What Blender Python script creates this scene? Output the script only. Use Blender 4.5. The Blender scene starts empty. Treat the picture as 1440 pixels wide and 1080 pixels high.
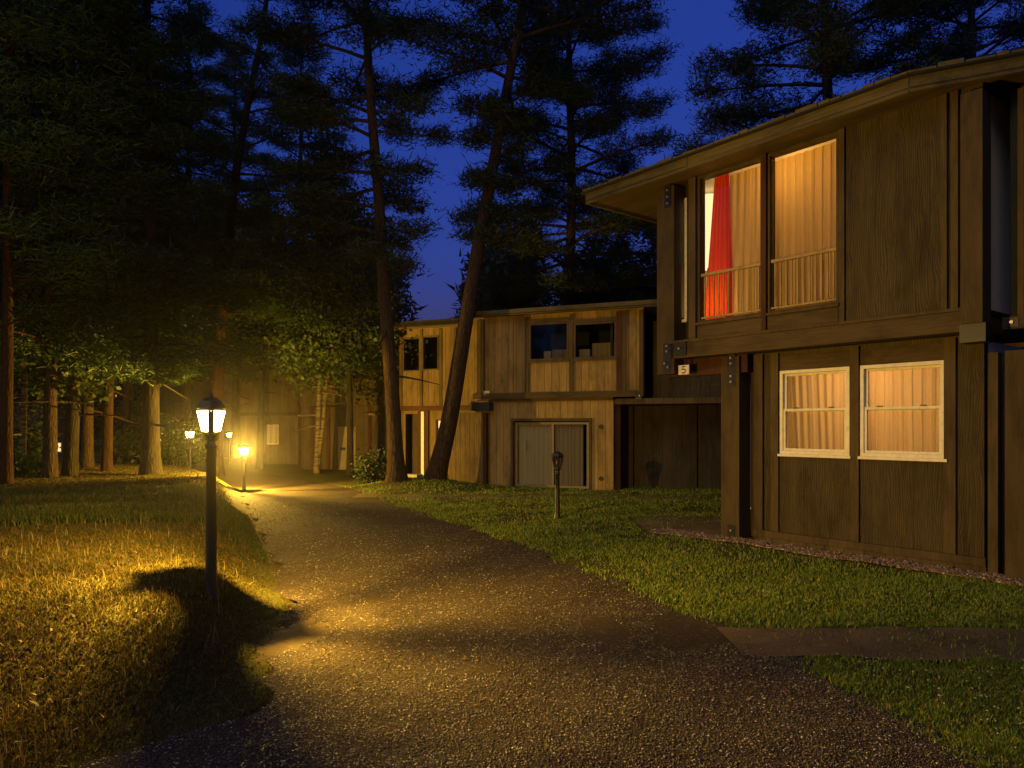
import bpy, math, random
import numpy as np
from mathutils import Vector

R = math.radians
rnd = random.Random(11)
rng = np.random.default_rng(11)
S = bpy.context.scene
COL = S.collection

# ------------------------------------------------------------------ camera
CAMZ, F = 1.6, 1000.0            # eye height, focal length in photo pixels (1440 wide)
cd = bpy.data.cameras.new('camera')
cam = bpy.data.objects.new('camera', cd); COL.objects.link(cam)
cam.location = (0, 0, CAMZ); cam.rotation_euler = (R(90), 0, 0)
cd.sensor_width = 36; cd.lens = 36 * F / 1440; cd.shift_y = 60 / 1440
cd.clip_start = 0.05; cd.clip_end = 2000
S.camera = cam

# ------------------------------------------------------------------ world
W = bpy.data.worlds.new('World'); S.world = W; W.use_nodes = True
nt = W.node_tree
bg = nt.nodes['Background']
sky = nt.nodes.new('ShaderNodeTexSky'); sky.sky_type = 'NISHITA'; sky.sun_disc = False
sky.sun_elevation = R(-1.0); sky.sun_rotation = R(200); sky.ozone_density = 6.0; sky.dust_density = 0.3
hue = nt.nodes.new('ShaderNodeMix'); hue.data_type = 'RGBA'; hue.blend_type = 'MULTIPLY'
hue.inputs[0].default_value = 1.0
hue.inputs[7].default_value = (1.0, 1.0, 1.0, 1)     # evening blue
nt.links.new(sky.outputs[0], hue.inputs[6]); nt.links.new(hue.outputs[2], bg.inputs[0])
bg.inputs[1].default_value = 1.0

# faint fill added from behind the viewer to lift lawns and walls (the sun itself has set)
sl = bpy.data.lights.new('fill_sun', 'SUN'); sl.energy = 0.50; sl.angle = R(40); sl.color = (1.0, .86, .42)
so_ = bpy.data.objects.new('fill_sun', sl); COL.objects.link(so_)
so_.rotation_euler = Vector((.52, .70, -.72)).to_track_quat('-Z', 'Y').to_euler()

# ------------------------------------------------------------------ render look
S.view_settings.view_transform = 'Standard'; S.view_settings.look = 'None'
S.view_settings.exposure = 0.0; S.view_settings.gamma = 1.0; S.view_settings.use_curve_mapping = False
S.render.engine = 'CYCLES'
S.cycles.max_bounces = 6; S.cycles.diffuse_bounces = 3; S.cycles.glossy_bounces = 2
S.cycles.transmission_bounces = 4; S.cycles.transparent_max_bounces = 12
S.cycles.caustics_reflective = False; S.cycles.caustics_refractive = False
S.cycles.sample_clamp_indirect = 2.0
S.cycles.use_denoising = True

LAMP_COL = (1.0, 0.56, 0.07)
LAMP_W = 3000.0

# ------------------------------------------------------------------ helpers
def at(px, y, Y):                       # a point of the place seen at photo pixel (px, y), Y metres ahead
    return Vector(((px - 720) / F * Y, Y, CAMZ - (y - 600) / F * Y))

class MB:
    """collects shapes, then links them as ONE mesh object"""
    def __init__(s): s.v = []; s.f = []
    def poly(s, pts, faces):
        b = len(s.v); s.v += [tuple(p) for p in pts]; s.f += [tuple(i + b for i in f) for f in faces]
    def box(s, x0, x1, y0, y1, z0, z1):
        x0, x1 = sorted((x0, x1)); y0, y1 = sorted((y0, y1)); z0, z1 = sorted((z0, z1))
        s.poly([(x0,y0,z0),(x1,y0,z0),(x1,y1,z0),(x0,y1,z0),(x0,y0,z1),(x1,y0,z1),(x1,y1,z1),(x0,y1,z1)],
               [(0,3,2,1),(4,5,6,7),(0,1,5,4),(1,2,6,5),(2,3,7,6),(3,0,4,7)])
        return s
    def obox(s, A, d, n, a0, a1, b0, b1, z0, z1):     # box along direction d, outward n, from point A (local xy)
        q = [(A[0]+d[0]*a+n[0]*b, A[1]+d[1]*a+n[1]*b) for a, b in ((a0,b0),(a1,b0),(a1,b1),(a0,b1))]
        return s.prism(q, z0, z1)
    def prism(s, q, z0, z1):
        k = len(q)
        ar = sum(q[i][0]*q[(i+1)%k][1]-q[(i+1)%k][0]*q[i][1] for i in range(k))
        if ar < 0: q = q[::-1]
        s.poly([(x,y,z0) for x,y in q]+[(x,y,z1) for x,y in q],
               [tuple(range(k))[::-1], tuple(range(k,2*k))]+[(i,(i+1)%k,k+(i+1)%k,k+i) for i in range(k)])
        return s
    def tube(s, pts, rad, n=8, cap=True):
        pts = [Vector(p) for p in pts]; b = len(s.v)
        for i, p in enumerate(pts):
            t = (pts[min(i+1,len(pts)-1)]-pts[max(i-1,0)]).normalized()
            a = t.cross(Vector((0,0,1)) if abs(t.z) < .9 else Vector((0,1,0))).normalized(); c = t.cross(a)
            r = rad[i] if hasattr(rad, '__len__') else rad
            for k in range(n):
                an = 2*math.pi*k/n
                s.v.append(tuple(p + a*(r*math.cos(an)) + c*(r*math.sin(an))))
        for i in range(len(pts)-1):
            for k in range(n):
                s.f.append((b+i*n+k, b+i*n+(k+1)%n, b+(i+1)*n+(k+1)%n, b+(i+1)*n+k))
        if cap:
            s.f.append(tuple(b+k for k in range(n))[::-1]); s.f.append(tuple(b+(len(pts)-1)*n+k for k in range(n)))
        return s
    def lathe(s, prof, n=12, c=(0,0), rot=0.0):
        b = len(s.v)
        for r, z in prof:
            for k in range(n):
                an = rot+2*math.pi*k/n
                s.v.append((c[0]+r*math.cos(an), c[1]+r*math.sin(an), z))
        for i in range(len(prof)-1):
            for k in range(n):
                s.f.append((b+i*n+k, b+i*n+(k+1)%n, b+(i+1)*n+(k+1)%n, b+(i+1)*n+k))
        s.f.append(tuple(b+k for k in range(n))[::-1]); s.f.append(tuple(b+(len(prof)-1)*n+k for k in range(n)))
        return s
    def build(s, name, mat, parent=None, smooth=False):
        me = bpy.data.meshes.new(name); me.from_pydata(s.v, [], s.f); me.update()
        if smooth: me.shade_smooth()
        me.materials.append(mat)
        o = bpy.data.objects.new(name, me); COL.objects.link(o)
        if parent: o.parent = parent
        return o

def np_mesh(name, V, T, mat, parent=None, smooth=False):
    """mesh from numpy vertices and triangles (or quads)"""
    V = np.asarray(V, np.float32); T = np.asarray(T, np.int32)
    me = bpy.data.meshes.new(name); nf, k = T.shape
    me.vertices.add(len(V)); me.vertices.foreach_set('co', V.ravel())
    me.loops.add(nf*k); me.loops.foreach_set('vertex_index', T.ravel())
    me.polygons.add(nf); me.polygons.foreach_set('loop_start', np.arange(0, nf*k, k, dtype=np.int32))
    me.polygons.foreach_set('loop_total', np.full(nf, k, np.int32))
    me.update(calc_edges=True); me.validate()
    if smooth: me.shade_smooth()
    me.materials.append(mat)
    o = bpy.data.objects.new(name, me); COL.objects.link(o)
    if parent: o.parent = parent
    return o

def tag(o, label=None, cat=None, group=None, kind=None):
    if label: o['label'] = label
    if cat: o['category'] = cat
    if group: o['group'] = group
    if kind: o['kind'] = kind
    return o

def thing(name, label, cat, loc=(0,0,0), rotz=0.0, group=None):
    o = bpy.data.objects.new(name, None); COL.objects.link(o)
    o.location = loc; o.rotation_euler = (0,0,rotz); o.empty_display_size = .2
    return tag(o, label, cat, group)

def copy_tree(o, parent=None):
    c = o.copy(); COL.objects.link(c)
    if parent: c.parent = parent
    for ch in list(o.children): copy_tree(ch, c)
    return c

# ------------------------------------------------------------------ materials
class NT:
    def __init__(s, name):
        s.m = bpy.data.materials.new(name); s.m.use_nodes = True; s.t = s.m.node_tree
        s.b = s.t.nodes['Principled BSDF']; s.out = s.t.nodes['Material Output']
    def n(s, typ, ins=None, **pr):
        nd = s.t.nodes.new('ShaderNode'+typ)
        for k, v in pr.items(): setattr(nd, k, v)
        for k, v in (ins or {}).items(): s.set(nd.inputs[k], v)
        return nd
    def set(s, sock, v):
        if isinstance(v, bpy.types.NodeSocket): s.t.links.new(v, sock)
        elif isinstance(v, bpy.types.Node): s.t.links.new(v.outputs[0], sock)
        elif isinstance(v, tuple) and len(v) == 3 and sock.type == 'RGBA': sock.default_value = (*v, 1)
        else: sock.default_value = v
    def math(s, op, a, b=0.0):
        nd = s.n('Math', operation=op); s.set(nd.inputs[0], a); s.set(nd.inputs[1], b); return nd.outputs[0]
    def mix(s, fac, a, b, mode='MIX'):
        nd = s.n('Mix', data_type='RGBA', blend_type=mode)
        s.set(nd.inputs[0], fac); s.set(nd.inputs[6], a); s.set(nd.inputs[7], b); return nd.outputs[2]
    def ramp(s, fac, stops):
        nd = s.n('ValToRGB'); cr = nd.color_ramp; s.set(nd.inputs[0], fac)
        while len(cr.elements) < len(stops): cr.elements.new(.5)
        for e, (p, c) in zip(cr.elements, stops): e.position = p; e.color = (*c, 1)
        return nd.outputs[0]
    def coord(s, scale=(1,1,1), src='Object'):
        tc = s.n('TexCoord'); mp = s.n('Mapping', {'Vector': tc.outputs[src], 'Scale': scale}); return mp.outputs[0]
    def noise(s, vec, scale, detail=4.0, rough=.55, dist=0.0):
        nd = s.n('TexNoise', {'Vector': vec, 'Scale': scale, 'Detail': detail, 'Roughness': rough, 'Distortion': dist}); return nd.outputs[0]
    def bump(s, h, strength=.4, dist=.02):
        nd = s.n('Bump', {'Height': h, 'Strength': strength, 'Distance': dist}); s.set(s.b.inputs['Normal'], nd.outputs[0])
    def done(s, col=None, rough=.7, spec=.3, metal=0.0):
        if col is not None: s.set(s.b.inputs['Base Color'], col)
        s.set(s.b.inputs['Roughness'], rough); s.b.inputs['Specular IOR Level'].default_value = spec
        s.b.inputs['Metallic'].default_value = metal
        return s.m

def wood(name, light, dark, axis='z', pitch=0.0, figure=0.0, rough=.75, groove=.05, gscale=1.0):
    t = NT(name)
    sc = {'z': (11,11,.7), 'x': (.7,11,11), 'y': (11,.7,11)}[axis]
    v = t.coord(tuple(a*gscale for a in sc))
    g = t.noise(v, 3.2, 6, .65, .8)
    st = t.noise(t.coord((1.3,1.3,.45) if axis == 'z' else (.45,1.3,1.3)), 2.2, 5, .6)
    f = t.math('ADD', t.math('MULTIPLY', g, .75), t.math('MULTIPLY', st, .35))
    if figure:
        dv = t.n('VectorMath', {0: t.coord((5.5,5.5,.7))}, operation='ADD')
        nz = t.n('TexNoise', {'Vector': t.coord((1.6,1.6,.7)), 'Scale': 1.6, 'Detail': 2.0})
        t.set(dv.inputs[1], nz.outputs[1])
        wv = t.n('TexWave', {'Vector': dv.outputs[0], 'Scale': 2.3, 'Distortion': 7.0, 'Detail': 3.0, 'Detail Scale': 1.4}, wave_type='BANDS', bands_direction='X')
        f = t.math('ADD', t.math('MULTIPLY', f, 1-figure*.5), t.math('MULTIPLY', wv.outputs[1], figure*.5))
    col = t.ramp(f, [(.30, dark), (.50, tuple(.5*(a+b) for a, b in zip(light, dark))), (.72, light)])
    stn = t.noise(t.coord((1.1,1.1,.35) if axis == 'z' else (.35,1.1,1.1)), 3.4, 7, .72, .3)
    col = t.mix(1.0, col, t.ramp(stn, [(.36,(.58,.56,.52)),(.52,(.95,.95,.95)),(.70,(1.10,1.08,1.03))]), 'MULTIPLY')
    kn = t.n('TexVoronoi', {'Vector': t.coord((1.0,1.0,.55) if axis == 'z' else (.55,1,1)), 'Scale': 2.6})
    col = t.mix(t.math('MULTIPLY', t.math('LESS_THAN', kn.outputs[0], .045), .7), col, dark)
    h = f
    if pitch:
        sx = t.n('SeparateXYZ', {0: t.n('TexCoord').outputs['Object']})
        k = t.math('DIVIDE', sx.outputs[0 if axis == 'z' else 2], pitch)
        wn = t.n('TexWhiteNoise', {'W': t.math('FLOOR', k)}, noise_dimensions='1D')
        tone = t.math('ADD', t.math('MULTIPLY', wn.outputs[0], .26), .84)
        tn = t.n('CombineXYZ', {0: tone, 1: tone, 2: tone})
        col = t.mix(1.0, col, tn.outputs[0], 'MULTIPLY')
        gr = t.math('LESS_THAN', t.math('FRACT', k), groove)
        col = t.mix(t.math('MULTIPLY', gr, .75), col, (.012,.009,.006))
        h = t.math('SUBTRACT', f, t.math('MULTIPLY', gr, 1.2))
    t.bump(h, .45, .012)
    return t.done(col, rough, .25)

M = {}
M['ply']    = wood('plywood_panel', (0.08073,0.05856,0.0226), (0.02691,0.01863,0.006907), 'z', 0, .62)
M['siding'] = wood('grooved_siding', (0.3203,0.2174,0.07245), (0.1906,0.1259,0.04194), 'z', .2)
M['siding_pale'] = wood('pale_siding', (0.3416,0.2385,0.08185), (0.2135,0.1459,0.04982), 'z', .2)
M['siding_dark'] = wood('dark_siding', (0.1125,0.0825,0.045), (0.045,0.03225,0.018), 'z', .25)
M['post']   = wood('post_timber', (0.08525,0.05767,0.0231), (0.0385,0.02472,0.0099), 'z')
M['beam']   = wood('beam_timber', (0.09075,0.06179,0.02475), (0.04125,0.02707,0.011), 'x')
M['batten'] = wood('batten_timber', (0.099,0.06768,0.0264), (0.0495,0.03296,0.0132), 'z')
M['redtrim'] = wood('red_brown_trim', (0.078,0.03,0.0144), (0.036,0.0132,0.0066), 'z')
M['siding_far'] = wood('far_lodge_siding', (0.1976,0.1347,0.05386), (0.1167,0.07901,0.03053), 'z', .2)
M['pale_rail'] = wood('pale_railing', (.42,.30,.13), (.28,.19,.08), 'z')
M['siding_left'] = wood('left_lodge_siding', (0.1913,0.1334,0.0459), (0.119,0.0816,0.02805), 'z', .2)
M['fence']  = wood('fence_board', (0.1836,0.1326,0.0663), (0.0867,0.0612,0.0306), 'z', .14, groove=.07)
M['fascia'] = wood('weathered_fascia', (0.114,0.09309,0.036), (0.036,0.02825,0.0114), 'x')
M['soffit'] = wood('soffit_board', (0.09,0.06,0.03), (0.048,0.0312,0.015), 'x', .0)

def plain(name, col, rough=.6, spec=.3, metal=0.0, nz=.0, ns=20.0):
    t = NT(name); c = col
    if nz:
        f = t.noise(t.coord(), ns, 5)
        c = t.ramp(f, [(.3, tuple(a*(1-nz) for a in col)), (.7, tuple(min(1, a*(1+nz)) for a in col))]); t.bump(f, .2, .005)
    return t.done(c, rough, spec, metal)
M['white_paint'] = plain('cream_window_paint', (.74,.68,.52), .5, .3, 0, .12, 14)
M['iron']   = plain('black_painted_iron', (.018,.017,.016), .45, .5, .2, .3, 40)
M['steel']  = plain('galvanised_bolt', (.45,.44,.42), .4, .5, .8, .2, 60)
M['plaster'] = plain('interior_plaster', (.72,.62,.46), .8, .2, 0, .06, 6)
M['plate']  = plain('number_plate_enamel', (.75,.66,.45), .5, .4, 0, .05, 30)
M['ink']    = plain('dark_lettering', (.05,.035,.02), .6)
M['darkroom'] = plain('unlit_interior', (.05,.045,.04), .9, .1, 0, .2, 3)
M['door_grey'] = plain('grey_door_paint', (.20,.165,.10), .6, .3, 0, .1, 6)
M['roof']   = None
t = NT('asphalt_shingle_roof')
br = t.n('TexBrick', {'Vector': t.coord(), 'Scale': 3.0, 'Color1': (.022,.023,.022), 'Color2': (.014,.015,.015), 'Mortar': (.012,.012,.013), 'Mortar Size': .02})
t.bump(t.noise(t.coord(), 30, 3), .3, .01); M['roof'] = t.done(br.outputs[0], .85, .2)

def glass(name, refl=.10):
    t = NT(name); tr = t.n('BsdfTransparent', {0: (.92,.93,.92)}); gl = t.n('BsdfGlossy', {'Roughness': .03, 'Color': (.9,.9,.9)})
    fr = t.n('Fresnel', {'IOR': 1.22}); mx = t.n('MixShader', {0: fr.outputs[0], 1: tr.outputs[0], 2: gl.outputs[0]})
    t.set(t.out.inputs[0], mx.outputs[0]); return t.m
M['glass'] = glass('window_glass')

def cloth(name, col, trans=.55):
    t = NT(name); f = t.noise(t.coord((60,60,3)), 5, 2)
    c = t.ramp(f, [(.3, tuple(a*.88 for a in col)), (.7, col)])
    d = t.n('BsdfDiffuse', {0: c}); tl = t.n('BsdfTranslucent', {0: c})
    mx = t.n('MixShader', {0: trans, 1: d.outputs[0], 2: tl.outputs[0]}); t.set(t.out.inputs[0], mx.outputs[0]); return t.m
M['beige_cloth'] = cloth('beige_curtain_cloth', (.62,.44,.16))
M['cream_cloth'] = cloth('cream_curtain_cloth', (.74,.60,.42))
M['grey_cloth'] = cloth('grey_curtain_cloth', (.50,.42,.25), .1)
M['red_cloth'] = cloth('red_curtain_cloth', (.80,.085,.008), .6)

def emit_glass(name, col, strength, clear=.6):
    t = NT(name); tr = t.n('BsdfTransparent'); em = t.n('Emission', {0: col, 1: strength})
    mx = t.n('MixShader', {0: 1-clear, 1: tr.outputs[0], 2: em.outputs[0]}); t.set(t.out.inputs[0], mx.outputs[0]); return t.m
M['lit_glass'] = emit_glass('glowing_lantern_glass', (1,.74,.22), 60.0, .45)
M['lit_window'] = emit_glass('lit_far_window', (1,.66,.28), 1.5, 0.0)
M['gap_glow'] = emit_glass('gap_wall_glow', (1,.72,.34), 1.6, 0.0)  # glow of the cylinder added for the lit wall in the gap
M['lit_red'] = emit_glass('lit_red_blind', (1,.16,.04), .8, 0.0)

def islands(name, stops, rough=.7, spec=.25, transl=0.0):
    t = NT(name); g = t.n('NewGeometry'); c = t.ramp(g.outputs['Random Per Island'], stops)
    m = t.done(c, rough, spec)
    if transl:
        tl = t.n('BsdfTranslucent', {0: c}); mx = t.n('MixShader', {0: transl, 1: t.b.outputs[0], 2: tl.outputs[0]}); t.set(t.out.inputs[0], mx.outputs[0])
    return m
M['lawn'] = islands('lawn_blade', [(0,(.075,.135,.014)),(.45,(.125,.205,.018)),(.75,(.20,.25,.03)),(1,(.36,.30,.07))], .6, .3, .25)
M['meadow'] = islands('dry_meadow_blade', [(0,(0.034,0.04249,0.004249)),(.4,(0.06377,0.05525,0.00595)),(.75,(0.102,0.068,0.009353)),(1,(0.1445,0.102,0.02125))], .65, .25, .25)
M['tallgrass'] = islands('tall_dark_grass', [(0,(0.0245,0.0441,0.0098)),(.6,(0.049,0.0686,0.0147)),(1,(0.1176,0.1078,0.0294))], .65, .2, .2)
M['needle'] = islands('pine_needles', [(0,(0.01683,0.04039,0.00918)),(.5,(0.02754,0.0589,0.01224)),(1,(0.04972,0.08415,0.01683))], .6, .25, .15)
M['needle_dark'] = islands('dark_pine_needles', [(0,(0.0126,0.0252,0.0098)),(.6,(0.021,0.0364,0.0126)),(1,(0.035,0.049,0.0175))], .6, .2, .15)
M['leaf'] = islands('broad_leaves', [(0,(0.02678,0.0547,0.01071)),(.5,(0.0459,0.07994,0.0153)),(1,(0.08415,0.1094,0.02295))], .55, .3, .3)
M['stone'] = islands('gravel_stones', [(0,(.028,.021,.013)),(.5,(.055,.043,.027)),(.80,(.10,.08,.05)),(.92,(.20,.165,.11)),(1,(.5,.43,.32))], .32, .5)
M['pinkstone'] = islands('pink_border_stones', [(0,(.08,.05,.028)),(.5,(.20,.125,.075)),(.85,(.30,.21,.13)),(1,(.48,.38,.26))], .6, .35)
M['litter'] = islands('dead_leaves', [(0,(.03,.014,.015)),(.6,(.06,.028,.025)),(1,(.13,.08,.06))], .6, .3, .2)

M['litter_pine'] = islands('pine_litter', [(0,(.05,.03,.014)),(.6,(.12,.075,.035)),(.95,(.22,.15,.07)),(1,(.4,.34,.22))], .6, .3)
M['clover'] = plain('clover_head', (.42,.42,.30), .8, .1)

def bark(name, light, dark, vs=(5,5,1.3)):
    t = NT(name); v = t.coord(vs)
    n1 = t.noise(v, 2.6, 6, .65, 1.0)
    vo = t.n('TexVoronoi', {'Vector': v, 'Scale': 3.2}, feature='DISTANCE_TO_EDGE')
    h = t.math('ADD', n1, t.math('MULTIPLY', vo.outputs[0], .9))
    t.bump(h, .9, .04)
    return t.done(t.ramp(h, [(.35, dark), (.75, light)]), .85, .15)
M['bark'] = bark('pine_bark', (0.06,0.039,0.0216), (0.018,0.0114,0.0066))
M['bark_red'] = bark('reddish_pine_bark', (0.0396,0.01795,0.00792), (0.0132,0.006072,0.002904))
M['bark_grey'] = bark('grey_bark', (0.045,0.0369,0.0207), (0.018,0.0144,0.0081))
t = NT('birch_bark'); f = t.noise(t.coord((2,2,14)), 1.6, 4, .6); t.bump(f, .3, .01)
M['birch'] = t.done(t.ramp(f, [(.40,(.025,.019,.01)),(.54,(.12,.095,.05)),(.8,(.20,.16,.09))]), .7, .2)

# ground, road, dirt
t = NT('grass_soil'); v = t.coord()
f = t.noise(v, 1.1, 6, .6); f2 = t.noise(v, 26, 4, .7)
t.bump(f2, .8, .03)
M['soil'] = t.done(t.mix(t.math('MULTIPLY', f2, .8), t.ramp(f, [(.35,(.05,.075,.010)),(.65,(.10,.10,.018))]), (.07,.05,.02), 'MIX'), .9, .1)
t = NT('gravel_road'); v = t.coord()
vo = t.n('TexVoronoi', {'Vector': v, 'Scale': 62.0}); vr = t.n('TexVoronoi', {'Vector': v, 'Scale': 62.0}, feature='DISTANCE_TO_EDGE')
lo = t.noise(v, .55, 4, .6); lo2 = t.noise(t.coord((1,.35,1)), 1.4, 5, .6)
sp = t.n('SeparateColor', {0: vo.outputs[1]})
c = t.ramp(sp.outputs[0], [(0,(.035,.026,.014)),(.5,(.052,.039,.022)),(.92,(.08,.062,.036)),(1,(.22,.18,.12))])
c = t.mix(t.ramp(lo2, [(.42,(0,0,0)),(.62,(.8,.8,.8))]), c, (.042,.03,.016))
t.bump(t.math('ADD', t.math('MULTIPLY', vr.outputs[0], 1.0), t.math('MULTIPLY', sp.outputs[1], .5)), .8, .010)
M['road'] = t.done(t.mix(.35, c, t.ramp(lo, [(.3,(.032,.024,.013)),(.7,(.07,.052,.03))])), .9, .15)
t = NT('bare_earth'); v = t.coord(); f = t.noise(v, 2.0, 7, .65); f2 = t.noise(v, 40, 4, .7); t.bump(t.math('ADD', f, f2), .6, .02)
M['earth'] = t.done(t.ramp(t.math('ADD', t.math('MULTIPLY', f, .6), t.math('MULTIPLY', f2, .4)), [(.35,(.075,.054,.024)),(.68,(.20,.145,.07))]), .9, .15)
t = NT('sandy_earth'); v = t.coord(); f = t.noise(v, 3.0, 7, .65); t.bump(t.noise(v, 60, 3, .7), .4, .01)
M['sand'] = t.done(t.ramp(f, [(.35,(.055,.04,.02)),(.68,(.10,.076,.04))]), .9, .15)

# ------------------------------------------------------------------ ground shape
LE = np.array([(1.5,-2.6),(3.0,-2.15),(3.37,-1.95),(3.64,-1.70),(4.1,-1.47),(5.33,-1.78),(6.15,-1.97),(7.6,-2.5),(11.4,-4.1),(16,-6.1),(18,-6.9),(22,-9.6),(28,-15),(40,-28),(60,-50)])
RE = np.array([(1.5,2.6),(3.33,2.27),(4.21,2.15),(5,1.9),(5.71,1.71),(6.4,1.41),(8,.8),(10.3,-.2),(12.8,-1.54),(16,-3.04),(18,-4.0),(22,-6.6),(28,-11.5),(40,-24),(60,-46)])
def wob(Y, k): return .07*np.sin(3.1*Y+k)+.05*np.sin(7.7*Y+2*k)+.03*np.sin(17.3*Y+3*k)
def xl(Y): return np.interp(Y, LE[:,0], LE[:,1])
def xr(Y): return np.interp(Y, RE[:,0], RE[:,1])
def sst(a, b, x):
    u = np.clip((x-a)/(b-a), 0, 1); return u*u*(3-2*u)
def vnoise(X, Y, s, seed=0):
    r = np.random.default_rng(seed).uniform(0, 6.28, 12); o = 0
    for i in range(6):
        a = r[i]; o = o + np.sin((X*math.cos(a)+Y*math.sin(a))*s*(1+.37*i)+r[6+i])
    return o/6
def gz(X, Y):
    X = np.asarray(X, float); Y = np.asarray(Y, float)
    A = np.interp(Y, [2.2,3.2,3.8,4.3,4.9,20,28,60], [.02,.04,.11,.26,.42,.42,.25,.1])
    d = xl(Y)-X
    z = A*sst(-.02, .85, d)*(1+.10*vnoise(X,Y,.9,3))
    off = sst(.1, .8, np.maximum(d, X-xr(Y)))
    z = z + off*.025*vnoise(X,Y,2.6,5) + off*.012*vnoise(X,Y,8.0,6)
    z = z + .22*np.exp(-((X+2.1)**2+(Y-18.4)**2)/1.5)+.10*np.exp(-((X+3.05)**2+(Y-18.5)**2)/.8)
    return z
def gzf(x, y): return float(gz(x, y))

def path_y(X, side):       # dirt side path that leaves the road to the right
    return (5.68-.035*(X-1.7)+.04*np.sin(2.3*X)) if side else (4.93-.05*(X-1.7)+.05*np.sin(2.9*X+1)+.25*np.exp(-((X-1.9)/.25)**2)*0)
def in_path(X, Y): return (X > 1.55) & (Y < path_y(X,1)) & (Y > path_y(X,0))
def in_road(X, Y): return (X > xl(Y)+wob(Y,1)) & (X < xr(Y)+wob(Y,4))

def spans(*a): return np.unique(np.concatenate([np.arange(p, q, s) for p, q, s in a]))
gx = spans((-140,-60,10),(-60,-14,2),(-14,-5,.3),(-5,6,.1),(6,16,.4),(16,60,2),(60,141,10))
gy = spans((-30,1.5,1.5),(1.5,9,.1),(9,24,.3),(24,60,2),(60,141,10))
GX, GY = np.meshgrid(gx, gy)
GZ = gz(GX, GY) - .05*sst(.0,.25, np.minimum(GX-xl(GY), xr(GY)-GX)) - .03*in_path(GX,GY)
def grid_mesh(name, X, Y, Z, mat, smooth=True):
    h, w = X.shape; i = np.arange(h*w).reshape(h, w)
    q = np.stack([i[:-1,:-1], i[:-1,1:], i[1:,1:], i[1:,:-1]], -1).reshape(-1, 4)
    return np_mesh(name, np.stack([X,Y,Z], -1).reshape(-1,3), q, mat, smooth=smooth)
tag(grid_mesh('ground', GX, GY, GZ, M['soil']), 'grassy ground under the lawns, the bank and the trees', 'ground', kind='structure')

ys = spans((1.5,9,.05),(9,24,.15),(24,45,.5)); us = np.linspace(0,1,61)
RY = np.repeat(ys[:,None], len(us), 1)
xa = (xl(ys)+wob(ys,1))[:,None]; xb = (xr(ys)+wob(ys,4))[:,None]
RX = xa+(xb-xa)*us
RZ = .004+.018*vnoise(RX,RY,2.2,8)*sst(0,.12,us)*sst(0,.12,1-us)+.006*vnoise(RX,RY,9,9)+gz(RX,RY)*.6
tag(grid_mesh('gravel_road', RX, RY, RZ, M['road']), 'brown gravel road winding away between the lamps', 'road', kind='structure')

def strip(name, xs, ya, yb, mat, dz, label, cat, n=9):
    u = np.linspace(0,1,n); X = np.repeat(xs[:,None], n, 1); Y = ya[:,None]+(yb-ya)[:,None]*u
    return tag(grid_mesh(name, X, Y, gz(X,Y)+dz, mat), label, cat, kind='structure')
xs = np.arange(1.62, 14, .08)
strip('dirt_path', xs, path_y(xs,0), path_y(xs,1), M['earth'], .008, 'bare earth path crossing the lawn from road to the right', 'path')
xs = np.arange(2.05, 4.2, .08)
strip('mulch_bed', xs, 10.45+.1*np.sin(4*xs), 12.6+.15*np.sin(3*xs)-np.maximum(0,2.5-xs)*1.2, M['earth'], .012, 'dark bare earth patch beside the near lodge corner', 'earth')
xs = np.arange(-3.6, 5.5, .1)
strip('footpath', xs, 15.85+.1*np.sin(xs*1.7)+0*xs, 16.75+.12*np.sin(xs*1.3+1), M['earth'], .010, 'narrow trodden path in front of the middle lodge', 'path')
# small sandy worn patch at the road's left edge
def rsurf(X, Y):
    u = (X-xl(Y)-wob(Y,1))/np.maximum(.5, xr(Y)+wob(Y,4)-xl(Y)-wob(Y,1))
    return .004+.018*vnoise(X,Y,2.2,8)*sst(0,.12,u)*sst(0,.12,1-u)+.006*vnoise(X,Y,9,9)+gz(X,Y)*.6
aa_ = np.linspace(0,2*np.pi,49); rr_ = np.linspace(0,1,10)[:,None]
ou = 1+.18*np.sin(3*aa_+1)+.12*np.sin(7*aa_)+.08*np.sin(13*aa_+2)
AX = -1.66+rr_*ou*.24*np.cos(aa_)+rr_*ou*.10*np.sin(aa_); AY = 5.35+rr_*ou*.62*np.sin(aa_)
tag(grid_mesh('worn_verge', AX, AY, rsurf(AX,AY)+.012*(1-rr_**3)-.004, M['sand']), 'pale sandy worn patch at the left edge of the road', 'verge', kind='structure')

# ------------------------------------------------------------------ grass, stones
def blades(P, h, w, lean, seed):
    n = len(P); r = np.random.default_rng(seed)
    a = r.uniform(0, 2*np.pi, n); sx, sy = np.cos(a)*w, np.sin(a)*w
    b = r.uniform(0, 2*np.pi, n); L = h*lean*r.uniform(.1,1,n)
    mid = P + np.stack([np.cos(b)*L*.3, np.sin(b)*L*.3, h*.55], 1)
    tip = P + np.stack([np.cos(b)*L, np.sin(b)*L, h], 1)
    s = np.stack([sx, sy, np.zeros(n)], 1)
    V = np.stack([P-s, P+s, mid+s*.7, mid-s*.7, tip], 1).reshape(-1,3)
    i = np.arange(n)[:,None]*5
    T = np.concatenate([i+[0,1,2], i+[0,2,3], i+[3,2,4]], 1).reshape(-1,3)
    return V, T
def scatter(n, y0, y1, xlo, xhi, p=1.0, seed=0):
    r = np.random.default_rng(seed)
    Y = y0*(y1/y0)**(r.uniform(0,1,n)**p)
    lo, hi = xlo(Y), xhi(Y); X = lo+(hi-lo)*r.uniform(0,1,n)
    return X, Y
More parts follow.
